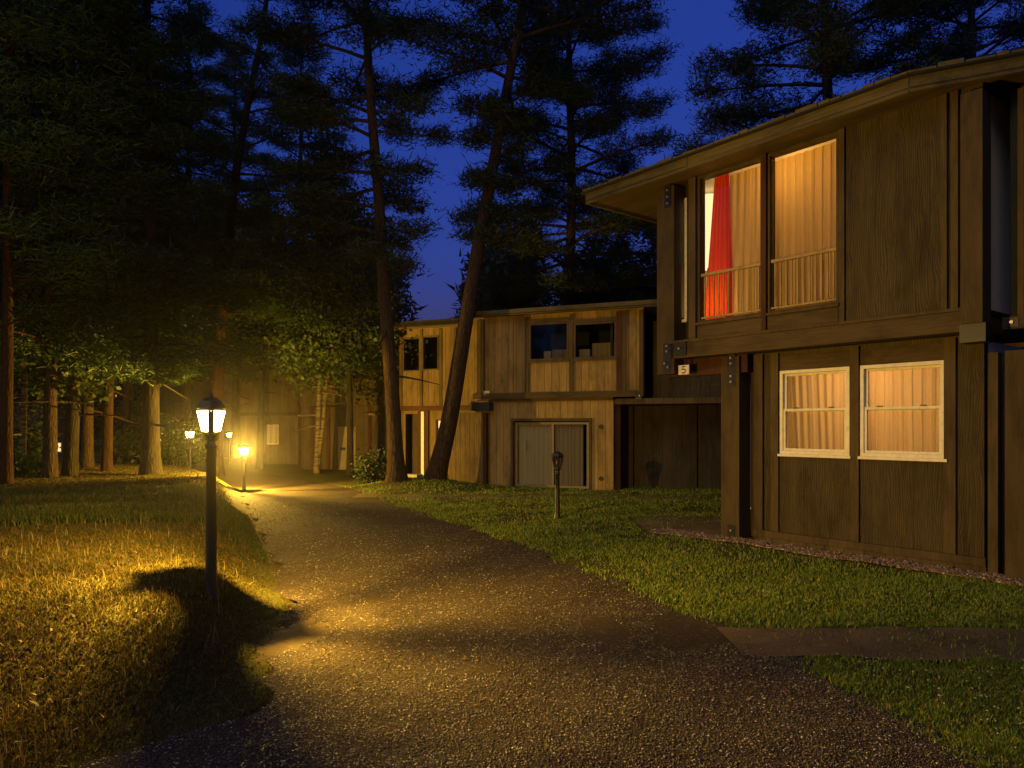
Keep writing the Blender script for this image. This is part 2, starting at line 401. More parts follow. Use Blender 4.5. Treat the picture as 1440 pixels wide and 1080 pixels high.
# right lawn
X, Y = scatter(230000, 3.1, 19, lambda y: np.maximum(xr(y)-.12, -5), lambda y: np.minimum(.76*y+.3, 9), .95, 1)
pm = in_path(X,Y) & (rng.uniform(0,1,len(X)) > .05)
mul = (X>2.0)&(X<4.3)&(Y>10.4)&(Y<12.6)&(rng.uniform(0,1,len(X))>.2)
fp = (Y>15.9)&(Y<16.7)&(rng.uniform(0,1,len(X))>.25)
u1 = np.array([-.625,.781]); n1 = np.array([-.781,-.625]); P1 = np.array([5.15,7.8])
wd = (X-P1[0])*n1[0]+(Y-P1[1])*n1[1]
td = (X-P1[0])*u1[0]+(Y-P1[1])*u1[1]
k = ~pm & ~mul & ~fp & ~((wd < .55) & (td < 4.2)) & ((X > xr(Y)+wob(Y,4)+.02) | (rng.uniform(0,1,len(X)) < .12))
dens = vnoise(X,Y,1.3,21)+.5*vnoise(X,Y,4.0,22)
dens = dens+.35*vnoise(X,Y,9.0,24)
k &= (dens > -.30) | (rng.uniform(0,1,len(X)) < .28)
X, Y = X[k], Y[k]; P = np.stack([X,Y,gz(X,Y)-.004],1)
h = (rng.uniform(.015,.042,len(X)))*(1+.45*vnoise(X,Y,2.1,23)+.35*vnoise(X,Y,6.5,25))*(1+.012*Y)
V, T = blades(P, h, .0022+.00055*Y, .8, 2)
tag(np_mesh('lawn_grass', V, T, M['lawn']), 'short green lawn grass between the road and the lodges', 'grass', kind='stuff')
# left meadow
X, Y = scatter(270000, 2.6, 26, lambda y: -.80*y-.5, lambda y: xl(y)+.1, 1.0, 3)
band = (Y > 7.6+.5*np.sin(X)) & (Y < 13+.6*np.sin(X*.8)) & (X < xl(Y)-.15)
k = (X < xl(Y)+wob(Y,1)+.02) & ~(band & (rng.uniform(0,1,len(X)) < .6))
X, Y = X[k], Y[k]; P = np.stack([X,Y,gz(X,Y)-.006],1)
edge = sst(.0,.7, xl(Y)-X)
h = rng.uniform(.012,.036,len(X))*(.6+.6*edge)*(1+.2*vnoise(X,Y,1.9,31))
V, T = blades(P, h, .0017+.00055*Y, 1.1, 4)
tag(np_mesh('meadow_grass', V, T, M['meadow']), 'dry golden meadow grass lit by the lamp on the left bank', 'grass', kind='stuff')
# tall dark strip behind the lamp
X, Y = scatter(52000, 8.0, 13.2, lambda y: -.78*y, lambda y: xl(y)-.05, 1.0, 5)
k = (Y > 8.3+.45*np.sin(X*1.1)) & (Y < 12.4+.5*np.sin(X*.8))
X, Y = X[k], Y[k]; P = np.stack([X,Y,gz(X,Y)-.006],1)
h = rng.uniform(.06,.17,len(X))*(.75+.25*vnoise(X,Y,1.5,41))*sst(-.3,1.2, xl(Y)-X)
V, T = blades(P, h+.03, .0045+.0004*Y, .55, 6)
tag(np_mesh('tall_grass', V, T, M['tallgrass']), 'strip of tall dark uncut grass behind the near lamp', 'grass', kind='stuff')
# straw stalks
X, Y = scatter(1500, 2.9, 14, lambda y: -.76*y, lambda y: xl(y)-.25, 1.0, 7)
P = np.stack([X,Y,gz(X,Y)],1); V, T = blades(P, rng.uniform(.04,.12,len(X)), .0016+.00035*Y, .45, 8)
tag(np_mesh('straw_stalk', V, T, islands('straw', [(0,(0.126,0.0924,0.0336)),(1,(0.21,0.168,0.0756))], .7, .2, .2)), 'thin dry straw stalks standing up out of the left meadow', 'straw', kind='stuff')

def pebbles(P, s, seed):
    n = len(P); r = np.random.default_rng(seed)
    o = np.array([(1,0,0),(0,1,0),(-1,0,0),(0,-1,0),(0,0,1),(0,0,-1)], float)
    V = o[None]*r.uniform(.6,1.25,(n,6,1)) + r.normal(0,.15,(n,6,3))
    a = r.uniform(0,2*np.pi,n); ca, sa = np.cos(a)[:,None], np.sin(a)[:,None]
    x = V[:,:,0]*ca-V[:,:,1]*sa; y = V[:,:,0]*sa+V[:,:,1]*ca
    V = np.stack([x, y, V[:,:,2]*.6], -1)*s[:,None,None] + P[:,None,:]
    f = np.array([(0,1,4),(1,2,4),(2,3,4),(3,0,4),(1,0,5),(2,1,5),(3,2,5),(0,3,5)])
    return V.reshape(-1,3), (np.arange(n)[:,None,None]*6+f[None]).reshape(-1,3)
X, Y = scatter(190000, 2.7, 15, lambda y: xl(y)+wob(y,1), lambda y: xr(y)+wob(y,4), 1.5, 9)
k = (vnoise(X,Y,1.1,51)+.6*vnoise(X,Y,3.3,52) > -.35) | (Y < 4.6)
k &= rng.uniform(0,1,len(X)) < np.interp(Y,[2.7,5,7,10,15],[1,.9,.5,.28,.1])
X, Y = X[k], Y[k]; s = (.0028+.0055*rng.uniform(0,1,len(X))**2)*(1+.05*Y)
V, T = pebbles(np.stack([X,Y,rsurf(X,Y)+s*.2],1), s, 10)
tag(np_mesh('road_gravel', V, T, M['stone']), 'loose grey brown gravel scattered over the road', 'gravel', kind='stuff')
# pink stone border along the near lodge
tt = rng.uniform(-1.6, 4.3, 9000); ww = .08+.42*rng.uniform(0,1,9000)*(1-.15*np.sin(tt*3))
X = P1[0]+tt*u1[0]+ww*n1[0]; Y = P1[1]+tt*u1[1]+ww*n1[1]
s = rng.uniform(.012,.03,len(X))
V, T = pebbles(np.stack([X,Y,gz(X,Y)+.012+s*.3],1), s, 12)
tag(np_mesh('border_stones', V, T, M['pinkstone']), 'pinkish stone chips in the border along the near lodge wall', 'stones', kind='stuff')
# dead leaves at the lower left
X = rng.normal(-2.95,.35,420); Y = rng.normal(4.0,.28,420); P = np.stack([X,Y,gz(X,Y)+rng.uniform(.02,.10,len(X))],1)
V, T = blades(P, rng.uniform(.015,.04,len(X)), .009, 1.8, 13)
tag(np_mesh('dead_leaves', V, T, M['litter']), 'dark purplish dead leaves caught in the grass at lower left', 'leaf litter', kind='stuff')

# fallen pine needles and small dead leaves on the road and lawns
X, Y = scatter(5200, 2.8, 14, lambda y: xl(y)-1.5, lambda y: xr(y)+2.5, 1.0, 71)
inr = in_road(X,Y); P = np.stack([X,Y,np.where(inr, rsurf(X,Y)+.012, gz(X,Y)+.025)],1)
V, T = blades(P, rng.uniform(.004,.016,len(X)), .0022+.0004*Y, 6.0, 72)
tag(np_mesh('pine_litter', V, T, M['litter_pine']), 'fallen brown pine needles and leaf scraps over road and lawn', 'litter', kind='stuff')
X, Y = scatter(220, 3.4, 13, lambda y: xr(y)+.15, lambda y: np.minimum(.74*y,8), 1.0, 73)
k = ~in_path(X,Y) & ~(((X-P1[0])*n1[0]+(Y-P1[1])*n1[1] < .6) & ((X-P1[0])*u1[0]+(Y-P1[1])*u1[1] < 4.2))
X, Y = X[k], Y[k]
V, T = pebbles(np.stack([X,Y,gz(X,Y)+.035],1), rng.uniform(.006,.011,len(X)), 74)
tag(np_mesh('clover_flowers', V, T, M['clover']), 'tiny pale clover heads dotted over the right lawn', 'clover', kind='stuff')

# ------------------------------------------------------------------ local frames on facades
class Face:
    """a facade line: local x = u runs to the left in the picture, local y = n towards the viewer"""
    def __init__(s, P, u):
        L = math.hypot(*u); s.u = (u[0]/L, u[1]/L); s.n = (-s.u[1], s.u[0]); s.P = P
        s.rot = math.atan2(s.u[1], s.u[0])
    def t(s, px, w=0.0):
        k = (px-720)/F; ox = s.P[0]+w*s.n[0]; oy = s.P[1]+w*s.n[1]
        return (ox-oy*k)/(s.u[1]*k-s.u[0])
    def z(s, px, y, w=0.0):
        Y = s.P[1]+w*s.n[1]+s.u[1]*s.t(px, w); return CAMZ-(y-600)/F*Y
    def wpt(s, t, w, z): return (s.P[0]+t*s.u[0]+w*s.n[0], s.P[1]+t*s.u[1]+w*s.n[1], z)

def wall_with_holes(mb, t0, t1, w0, w1, z0, z1, holes):
    """wall strip with rectangular openings (t0,t1,z0,z1), sorted, not overlapping in t"""
    t0, t1 = sorted((t0, t1)); cur = t0
    for a, b, c, d in sorted((min(h[0],h[1]), max(h[0],h[1]), h[2], h[3]) for h in holes):
        if a > cur: mb.box(cur, a, w0, w1, z0, z1)
        if c > z0: mb.box(a, b, w0, w1, z0, c)
        if d < z1: mb.box(a, b, w0, w1, d, z1)
        cur = b
    if cur < t1: mb.box(cur, t1, w0, w1, z0, z1)

def frame_rect(mb, a, b, c, d, w0, w1, fw):
    a, b = sorted((a, b))
    mb.box(a, a+fw, w0, w1, c, d); mb.box(b-fw, b, w0, w1, c, d)
    mb.box(a+fw, b-fw, w0, w1, c, c+fw); mb.box(a+fw, b-fw, w0, w1, d-fw, d)

def curtain(name, mat, pts_top, pts_bot, z0, z1, face, amp=.022, folds=7, label='', seed=0, n=90, m=14):
    """pleated cloth between a top edge and a bottom edge given as (t, w) pairs in the facade's frame"""
    r = random.Random(seed); ph = r.uniform(0,6); V = []; Fc = []
    for j in range(m+1):
        v = j/m
        for i in range(n+1):
            u = i/n
            tt = (pts_top[0][0]*(1-u)+pts_top[1][0]*u)*v+(pts_bot[0][0]*(1-u)+pts_bot[1][0]*u)*(1-v)
            ww = (pts_top[0][1]*(1-u)+pts_top[1][1]*u)*v+(pts_bot[0][1]*(1-u)+pts_bot[1][1]*u)*(1-v)
            uu = u*folds*2*math.pi+ph+.8*math.sin(u*5+ph)+.25*math.sin(v*4+u*9)
            ww += amp*(math.sin(uu)+.35*math.sin(2.3*uu+1))*(.75+.35*(1-v))
            V.append((tt, ww, z0+(z1-z0)*v))
    for j in range(m):
        for i in range(n):
            a = j*(n+1)+i; Fc.append((a, a+1, a+n+2, a+n+1))
    mb = MB(); mb.v = V; mb.f = Fc
    o = mb.build(name, mat, None, True)
    o.location = (face.P[0], face.P[1], 0); o.rotation_euler = (0,0,face.rot)
    return tag(o, label, 'curtain')

def point_lamp(name, loc, energy, col, radius, parent=None):
    L = bpy.data.lights.new(name, 'POINT'); L.energy = energy; L.color = col; L.shadow_soft_size = radius
    o = bpy.data.objects.new(name, L); COL.objects.link(o); o.location = loc
    if parent: o.parent = parent
    return o

def bracket(parent, t0, t1, w0, w1, z0, z1, bolts):
    """black steel strap with round bolt heads"""
    o = MB().box(t0, t1, w0, w1, z0, z1).build('bracket', M['iron'], parent)
    for bt, bz in bolts:
        mb = MB(); mb.tube([(bt, w1-.002, bz), (bt, w1+.018, bz)], .018, 8); mb.build('bolt', M['steel'], o)
    return o

# ================================================================== NEAR LODGE
A = Face((5.15,7.8), (-.625,.781))
H1 = thing('timber_lodge', 'near two storey timber lodge with lit upper and lower windows', 'lodge', (5.15,7.8,0), A.rot)
UW = .25                                   # the upper storey stands proud of the lower one
tl0, tl1 = A.t(1384), A.t(1062)
win = [(A.t(1098), A.t(1196), 1.235, 2.355), (A.t(1211), A.t(1331), 1.235, 2.355)]
mb = MB(); wall_with_holes(mb, tl0, tl1, -.12, 0, .03, 2.62, win); mb.build('lower_wall', M['ply'], H1)
# battens and rails on the lower wall
for px, hw, z0, z1 in ((1091,.055,.17,2.60),(1203,.055,.17,2.60),(1337,.06,.17,2.60)):
    c = A.t(px); MB().box(c-hw, c+hw, -.01, .035, z0, z1).build('batten', M['batten'], H1)
MB().box(tl1-.005, tl1-.14, -.01, .045, .17, 2.60).build('corner_board', M['post'], H1)
MB().box(tl0-.03, tl1, -.01, .06, .08, .168).build('base_rail', M['batten'], H1)
MB().box(tl0-.03, tl1, -.01, .035, -.05, .078).build('plinth', M['siding_dark'], H1)
for (a, b) in ((win[0][0], win[0][1]), (win[1][0], win[1][1])):
    MB().box(a, b, -.01, .022, 2.36, 2.56).build('header_board', M['beam'], H1)

def sash_window(parent, a, b, c, d):
    a, b = sorted((a, b)); f = MB(); frame_rect(f, a, b, c, d, -.10, .028, .042)
    fo = f.build('window_frame', M['white_paint'], parent)
    m_ = (c+d)/2
    s1 = MB(); frame_rect(s1, a+.044, b-.044, m_+.005, d-.044, -.06, -.025, .03); s1.build('sash', M['white_paint'], fo)
    s2 = MB(); frame_rect(s2, a+.044, b-.044, c+.044, m_+.045, -.022, .008, .03); s2.build('sash', M['white_paint'], fo)
    MB().box(a+.07, b-.07, -.045, -.041, m_+.03, d-.07).build('pane', M['glass'], fo)
    MB().box(a+.07, b-.07, -.010, -.006, c+.07, m_+.02).build('pane', M['glass'], fo)
    for q0 in (a+.2, b-.27): MB().box(q0, q0+.07, .009, .03, m_+.046, m_+.06).build('sash_lift', M['iron'], fo)
    MB().box(a-.02, b+.02, -.01, .05, c-.035, c-.002).build('window_sill', M['white_paint'], fo)
for w_ in win: sash_window(H1, *w_)

D45 = (.7071,-.7071); N45 = (.7071,.7071)          # chamfered corner bays
def chamfer(parent, ta, wa, z0, z1, k0, k1, wz0, wz1, wmat):
    Apt = (ta, wa); mb = MB()
    mb.obox(Apt, D45, N45, .0, k0, -.1, 0, z0, z1); mb.obox(Apt, D45, N45, k1, 1.45, -.1, 0, z0, z1)
    mb.obox(Apt, D45, N45, k0, k1, -.1, 0, z0, wz0); mb.obox(Apt, D45, N45, k0, k1, -.1, 0, wz1, z1)
    mb.build('bay_wall', wmat, parent)
    f = MB()
    f.obox(Apt, D45, N45, k0, k0+.04, -.06, .03, wz0, wz1); f.obox(Apt, D45, N45, k1-.04, k1, -.06, .03, wz0, wz1)
    f.obox(Apt, D45, N45, k0+.04, k1-.04, -.06, .03, wz0, wz0+.045); f.obox(Apt, D45, N45, k0+.04, k1-.04, -.06, .03, wz1-.045, wz1)
    zm = wz0+(wz1-wz0)*.45
    f.obox(Apt, D45, N45, k0+.04, k1-.04, -.05, .015, zm-.02, zm+.02)
    fo = f.build('window_frame', M['white_paint'], parent)
    MB().obox(Apt, D45, N45, k0+.04, k1-.04, -.03, -.026, wz0+.045, wz1-.045).build('pane', M['glass'], fo)
    MB().obox(Apt, D45, N45, k0-.03, k1+.03, .005, .07, wz0-.04, wz0-.003).build('window_sill', M['white_paint'], fo)
    return Apt
chamfer(H1, tl1, -.002, .03, 2.62, .28, .98, .45, 2.33, M['ply'])
# lower corner post with steel brackets
pa, pb = A.t(1040, .1), A.t(1016, .1)
MB().box(pa, pb, -.16, .11, -.05, 2.60).build('corner_post', M['post'], H1)
MB().box(pb+.002, pb+.03, -.14, .09, .0, 2.44).build('corner_trim', M['batten'], H1)
pc = (pa+pb)/2
bracket(H1, pc-.075, pc+.045, .105, .118, 2.17, 2.66, [(pc-.015,2.24),(pc-.015,2.32),(pc-.015,2.50),(pc-.015,2.58)])
bracket(H1, pc-.075, pc+.045, .105, .118, .02, .20, [(pc-.015,.12)])

# upper storey
ZF = 2.85
tu0, tu1 = A.t(1382,UW), A.t(968,UW)
uwin = [(A.t(983,UW), A.t(1073,UW), 3.12, 5.245), (A.t(1081,UW), A.t(1180,UW), 3.12, 5.245)]
mb = MB(); wall_with_holes(mb, tu0, tu1, UW-.12, UW, ZF, 5.40, uwin); mb.build('upper_wall', M['ply'], H1)
tbl = A.t(946,UW)
MB().box(tu0-.02, tbl, UW-.05, UW+.07, 2.625, 2.848).build('floor_beam', M['beam'], H1)
MB().box(tu0-.02, tbl, UW+.001, UW+.085, 2.851, 2.885).build('drip_rail', M['batten'], H1)
MB().box(tu0+.02, 4.25, -1.4, UW-.052, 2.63, 2.80).build('floor_soffit', M['soffit'], H1)
MB().box(A.t(1040,.1)-.1, tbl+.25, -.10, .06, 2.63-.26, 2.625).build('floor_beam', M['redtrim'], H1)
for px, hw, dd in ((976,.06,.05),(1077,.035,.06),(1185,.035,.035),(1329,.03,.04),(1344,.035,.04)):
    c = A.t(px,UW); MB().box(c-hw, c+hw, UW-.01, UW+dd, 2.89, 5.26).build('batten', M['redtrim'] if px == 1077 else M['batten'], H1)
MB().box(uwin[0][1]-.01, uwin[0][0]+.01, UW-.01, UW+.03, 2.89, 3.075).build('sill_panel', M['beam'], H1)
MB().box(uwin[1][1]-.0, uwin[1][0]-.0, UW-.01, UW+.03, 2.89, 3.075).build('sill_panel', M['beam'], H1)
cp0, cp1 = A.t(1382,UW+.12), A.t(1351,UW+.12)
MB().box(cp0, cp1, UW-.12, UW+.13, 2.70, 5.16).build('corner_post', M['post'], H1)
MB().box(cp0-.02, cp1+.02, UW-.14, UW+.10, 2.50, 2.698).build('bracket', M['iron'], H1)
def big_window(parent, a, b, c, d):
    a, b = sorted((a, b)); f = MB(); frame_rect(f, a, b, c, d, UW-.11, UW+.02, .028)
    fo = f.build('window_frame', M['batten'], parent)
    MB().box(a+.028, b-.028, UW-.06, UW-.055, c+.028, d-.028).build('pane', M['glass'], fo)
    MB().box(a-.02, b+.02, UW-.01, UW+.06, c-.04, c-.002).build('window_sill', M['batten'], fo)
    rl = MB(); rl.box(a+.030, b-.030, UW-.05, UW-.005, 3.79, 3.83); rl.box(a+.030, b-.030, UW-.05, UW-.008, c+.05, c+.075)
    n = int((b-a)/.085)
    for i in range(n):
        x = a+.08+(b-a-.16)*i/(n-1); rl.box(x-.009, x+.009, UW-.035, UW-.02, c+.076, 3.789)
    rl.build('window_railing', M['pale_rail'], fo)
for w_ in uwin: big_window(H1, *w_)
chamfer(H1, tu1, UW-.002, ZF, 5.40, .18, 1.12, 3.22, 5.06, M['ply'])
# upper corner post carrying the eave, with brackets
qa, qb = A.t(949,UW+.05), A.t(925,UW+.05)
MB().box(qa, qb, UW-.2, UW+.07, 2.40, 5.24).build('corner_post', M['post'], H1)
qc = (qa+qb)/2
bracket(H1, qc-.11, qc+.01, UW+.065, UW+.08, 4.92, 5.26, [(qc-.05,4.98),(qc-.05,5.08),(qc-.05,5.18)])
bracket(H1, qc-.11, qc+.03, UW+.065, UW+.08, 2.42, 2.87, [(qc-.04,2.82),(qc-.04,2.74),(qc+.0,2.56),(qc-.06,2.50)])
bracket(H1, qa-.24, qa-.02, UW+.09, UW+.10, 2.66, 2.86, [(qa-.12,2.76)])
# number plate hanging under the beam end
c = A.t(961,UW+.05); zc = A.z(961,520,UW+.05)
npl = MB().box(c-.095, c+.095, UW+.03, UW+.045, zc-.07, zc+.07).build('number_plate', M['plate'], H1)
MB().box(c-.01, c+.01, UW+.02, UW+.029, zc+.04, 2.64).build('plate_hanger', M['iron'], npl)
# the figure 5 as strokes
sg = MB(); d5 = [(.032,.048),(-.024,.048),(-.030,.004),(.0,.012),(.026,.004),(.036,-.018),(.026,-.042),(.0,-.050),(-.032,-.042)]
sg.tube([(-x,0,z) for x,z in d5], .0075, 6); fo = sg.build('plate_number', M['ink'], npl)
fo.location = (c, UW+.047, zc)

# inside rooms (plaster boxes) behind the openings
def room(parent, t0, t1, w0, w1, z0, z1, mat, cut=0.0):
    mb = MB(); e = .06; t0, t1 = sorted((t0, t1))
    mb.box(t0-e, t1+e, w0-e, w0, z0, z1)            # back
    mb.box(t0-e, t0, w0, w1, z0, z1); mb.box(t1, t1+e, w0, w1-cut, z0, z1)
    pl = [(t0-e,w0-e),(t1+e,w0-e),(t1+e,w1-cut-.0),(t1+e-cut,w1),(t0-e,w1)]
    mb.prism(pl, z0-e, z0); mb.prism(pl, z1, z1+e)
    return mb.build('interior_wall', mat, parent)
room(H1, tl0+.1, tl1+.84, -3.2, -.13, .12, 2.50, M['plaster'], .92)
room(H1, tu0+.1, tu1+.84, -3.2, UW-.13, 2.95, 5.262, M['plaster'], .92)
# outer shell at the side and back so the lodge is solid
sh = MB(); sh.box(4.72, 4.85, -6.0, -.83, 2.63, 5.38); sh.box(-3.2, 4.85, -6.12, -6.0, .0, 5.38); sh.box(3.82, 3.94, -6.0, -1.05, .0, 2.62)
sh.build('rear_wall', M['siding'], H1)

# roof with eaves: plan outline in local (t, w)
ez, eo = 5.27, .70
plan = [(5.45,eo),(.46,eo),(-3.4,eo-1.85),(-3.4,-6.6),(5.45,-6.6)]
so = MB().prism(plan, ez, ez+.02).build('roof_soffit', M['soffit'], H1)
fs = MB()
def board(p, q, z0, z1, th, mbd):
    d = Vector((q[0]-p[0], q[1]-p[1])); L = d.length; d /= L; n = Vector((-d.y, d.x))
    mbd.prism([(p[0],p[1]),(q[0],q[1]),(q[0]+n.x*th,q[1]+n.y*th),(p[0]+n.x*th,p[1]+n.y*th)], z0, z1)
segs = [((5.45,eo),(3.42,eo)),((3.41,eo),(.47,eo)),((.46,eo),(-3.4,eo-1.85)),((5.45,-6.6),(5.45,eo))]
for (p, q) in segs:
    b_ = MB(); board(p, q, ez-.035+rnd.uniform(-.006,.006), ez+.145, .035, b_); b_.build('fascia_board', M['fascia'], H1)
# roof slopes
ri = [(3.0,-2.9),(-1.2,-2.9)]
rz, ap = ez+.15, 6.7
o_ = .06
pl2 = [(5.45+o_,eo+o_),(.46,eo+o_),(-3.4,eo-1.85+o_),(-3.4,-6.6),(5.45+o_,-6.6)]
rb = MB()
rb.poly([(x,y,rz) for x,y in pl2]+[(x,y,ap) for x,y in ri]+[(x,y,rz-.02) for x,y in pl2],
        [(1,0,5,6),(2,1,6),(3,2,6),(4,3,6,5),(0,4,5),(7,8,9,10,11)]+[(i,(i+1)%5,7+(i+1)%5,7+i) for i in range(5)])
rb.build('roof', M['roof'], H1)
# ragged shingle butts and moss along the eave edge
sb = MB()
def butts(p, q, n):
    d = Vector((q[0]-p[0], q[1]-p[1])); L = d.length; d /= L; nn = Vector((-d.y, d.x)); x = 0
    while x < L-.05:
        w_ = rnd.uniform(.10,.28); g = rnd.uniform(0,.02); ov = rnd.uniform(.05,.095); hh = rnd.uniform(.015,.05)
        a = Vector(p)+d*x; b = Vector(p)+d*min(L, x+w_)
        sb.prism([(a.x-nn.x*.02,a.y-nn.y*.02),(b.x-nn.x*.02,b.y-nn.y*.02),(b.x+nn.x*ov*.8,b.y+nn.y*ov*.8),(a.x+nn.x*ov,a.y+nn.y*ov)], rz+.003, rz+.003+hh)
        x += w_+g
butts((5.45,eo+.04),(.46,eo+.04), 0); butts((.46,eo+.04),(-3.4,eo-1.81), 0)
sb.build('shingle_edge', M['fascia'], H1)

# the part beyond the right-hand corner: dark recess, next bay, plank screen
tr = A.t(1418,-.05)
MB().box(-3.3, tr, -.25, -.1, 2.78, 5.24).build('side_bay_wall', M['ply'], H1)
MB().box(tr-.02, tr-.14, -.11, -.05, 2.78, 5.2).build('batten', M['batten'], H1)
MB().box(-3.3, tr+.03, -.30, .04, 2.64, 2.77).build('floor_beam', M['beam'], H1)
bracket(H1, tr-.12, tr-.02, .035, .05, 2.66, 2.75, [(tr-.06,2.71)])
MB().box(-3.3, tu0+.08, -2.2, -2.1, 0, 5.26).build('recess_wall', M['darkroom'], H1)
sc = MB(); sc.box(tl0-.05, tl0-.145, -.10, .05, -.02, 2.40); sc.build('screen_post', M['batten'], H1)
sc = MB(); sc.box(tl0-.147, tl0-.42, -.15, -.08, -.02, 2.37); sc.build('screen_board', M['siding_dark'], H1)
tp = A.t(1413,.25)
sc = MB(); sc.box(tp, tp-.45, .12, .25, -.04, 2.39); sc.box(tp-.46, tp-.9, .12, .245, -.04, 2.39); sc.build('screen_board', M['post'], H1)

# curtains and lamps inside the lit rooms
curtain('curtain', M['cream_cloth'], ((win[0][0]-.05,-.16),(win[0][1]+.02,-.16)), ((win[0][0]-.12,-.16),(win[0][1]+.02,-.16)), 1.15, 2.42, A, .02, 8, 'cream pleated curtain in the left lower window of near lodge, pulled aside at the bottom', 1)
curtain('curtain', M['cream_cloth'], ((win[1][0]+.02,-.16),(win[1][1]-.02,-.16)), ((win[1][0]+.02,-.16),(win[1][1]-.02,-.16)), 1.15, 2.42, A, .022, 9, 'cream pleated curtain filling the right lower window of near lodge', 2)
curtain('curtain', M['beige_cloth'], ((uwin[1][0]+.05,UW-.2),(uwin[1][1]-.05,UW-.2)), ((uwin[1][0]+.05,UW-.2),(uwin[1][1]-.05,UW-.2)), 3.0, 5.215, A, .02, 9, 'glowing beige curtain across the right upper window of near lodge', 3)
curtain('curtain', M['beige_cloth'], ((A.t(1027,UW-.2),UW-.2),(A.t(1079,UW-.2),UW-.2)), ((A.t(1022,UW-.2),UW-.2),(A.t(1079,UW-.2),UW-.2)), 3.0, 5.215, A, .018, 5, 'beige curtain beside the red drape in the left upper window', 4)
curtain('curtain', M['red_cloth'], ((A.t(1006,UW-.15),UW-.14),(A.t(1025,UW-.15),UW-.14)), ((A.t(989,UW-.15),UW-.14),(A.t(1032,UW-.15),UW-.14)), 3.0, 5.23, A, .02, 4, 'bright red drape hanging in the left upper window', 5)
warm = (1.0,.52,.16)
for nm, lab, t_, w_, z_, e_ in (('ceiling_lamp','lit ceiling lamp inside the upper room of near lodge',2.3,-.55,5.05,34),('ceiling_lamp','lit ceiling lamp inside the lower room of near lodge',1.4,-1.0,2.28,56)):
    L = thing(nm, lab, 'lamp', A.wpt(t_,w_,z_))
    MB().lathe([(.03,.22),(.03,.10),(.09,.10),(.10,.08)], 12).build('lamp_mount', M['white_paint'], L)
    point_lamp('lamp_light', (0,0,0), e_, warm, .06, L)
L = thing('table_lamp', 'lit lamp glowing low behind the red drape', 'lamp', A.wpt(A.t(1010,-.2),-.25,3.0))
MB().lathe([(.07,0),(.07,.02),(.015,.03),(.015,.30)], 12).build('lamp_base', M['iron'], L)
point_lamp('lamp_light', (0,0,.38), 16.0, (1.0,.6,.25), .04, L)
q = at(996,300,11.0)  # added glowing cylinder, stands in for the lit wall in the curtain gap
L = thing('wall_glow', 'added glowing cylinder standing in for the lit wall beside the red drape', 'lamp', (q.x,q.y,2.952))
MB().lathe([(.14,0),(.14,.02),(.016,.03),(.016,1.1)], 12).build('glow_stand', M['iron'], L)
MB().lathe([(.17,1.1),(.19,1.4),(.19,1.9),(.17,2.2)], 16).build('glow_cylinder', M['gap_glow'], L, True)

# ================================================================== MIDDLE LODGE
B = Face((2.545,17.8), (-.92,.38))
H2 = thing('timber_lodge', 'middle timber lodge with wide ground floor doors and unlit upper windows', 'lodge', (2.545,17.8,0), B.rot)
bu = .10
tL, tRr = B.t(668), B.t(905,bu)
tR = B.t(863)
zb, zr = 2.36, 4.52
dr = (B.t(722), B.t(829), -.05, B.z(775,592))
mb = MB(); wall_with_holes(mb, tR, tL, -.15, 0, -.1, zb, [dr]); mb.build('lower_wall', M['siding_pale'], H2)
uw2 = [(B.t(744,bu), B.t(800,bu), B.z(744,508,bu), B.z(744,455,bu)), (B.t(807,bu), B.t(867,bu), B.z(867,503,bu), B.z(867,451,bu))]
mb = MB(); wall_with_holes(mb, tRr, tL, bu-.15, bu, zb, zr, uw2); mb.build('upper_wall', M['siding'], H2)
MB().box(tRr, tL, bu-.01, bu+.05, zb-.02, zb+.13).build('floor_beam', M['beam'], H2)
MB().box(tR, B.t(690), -.01, .06, zb-.10, zb-.022).build('floor_beam', M['batten'], H2)
for px, hw, mm in ((674,.06,'batten'),(681,.03,'batten'),(720,.04,'siding'),(741,.06,'batten'),(803.5,.05,'batten'),(871,.07,'redtrim'),(878,.05,'batten'),(902,.05,'batten')):
    c = B.t(px,bu); MB().box(c-hw, c+hw, bu-.01, bu+.035, zb+.135, zr-.06).build('batten', M[mm], H2)
for a, b, c, d in uw2:
    f = MB(); frame_rect(f, a, b, c, d, bu-.1, bu+.025, .05); fo2 = f.build('window_frame', M['siding_dark'], H2)
    aa, bb = sorted((a, b))
    MB().box(aa+.05, bb-.05, bu-.06, bu-.055, c+.05, d-.05).build('pane', M['glass'], fo2)
    MB().box(aa-.03, bb+.03, bu-.01, bu+.05, d+.002, d+.07).build('window_header', M['batten'], fo2)
    MB().box(aa-.03, bb+.03, bu-.01, bu+.05, c-.05, c-.002).build('window_sill', M['batten'], fo2)
room(H2, tR+.1, tL-.1, -3.0, bu-.16, zb+.06, zr-.1, M['darkroom'])
room(H2, tR+.1, tL-.1, -3.0, -.16, -.05, zb-.12, M['darkroom'])
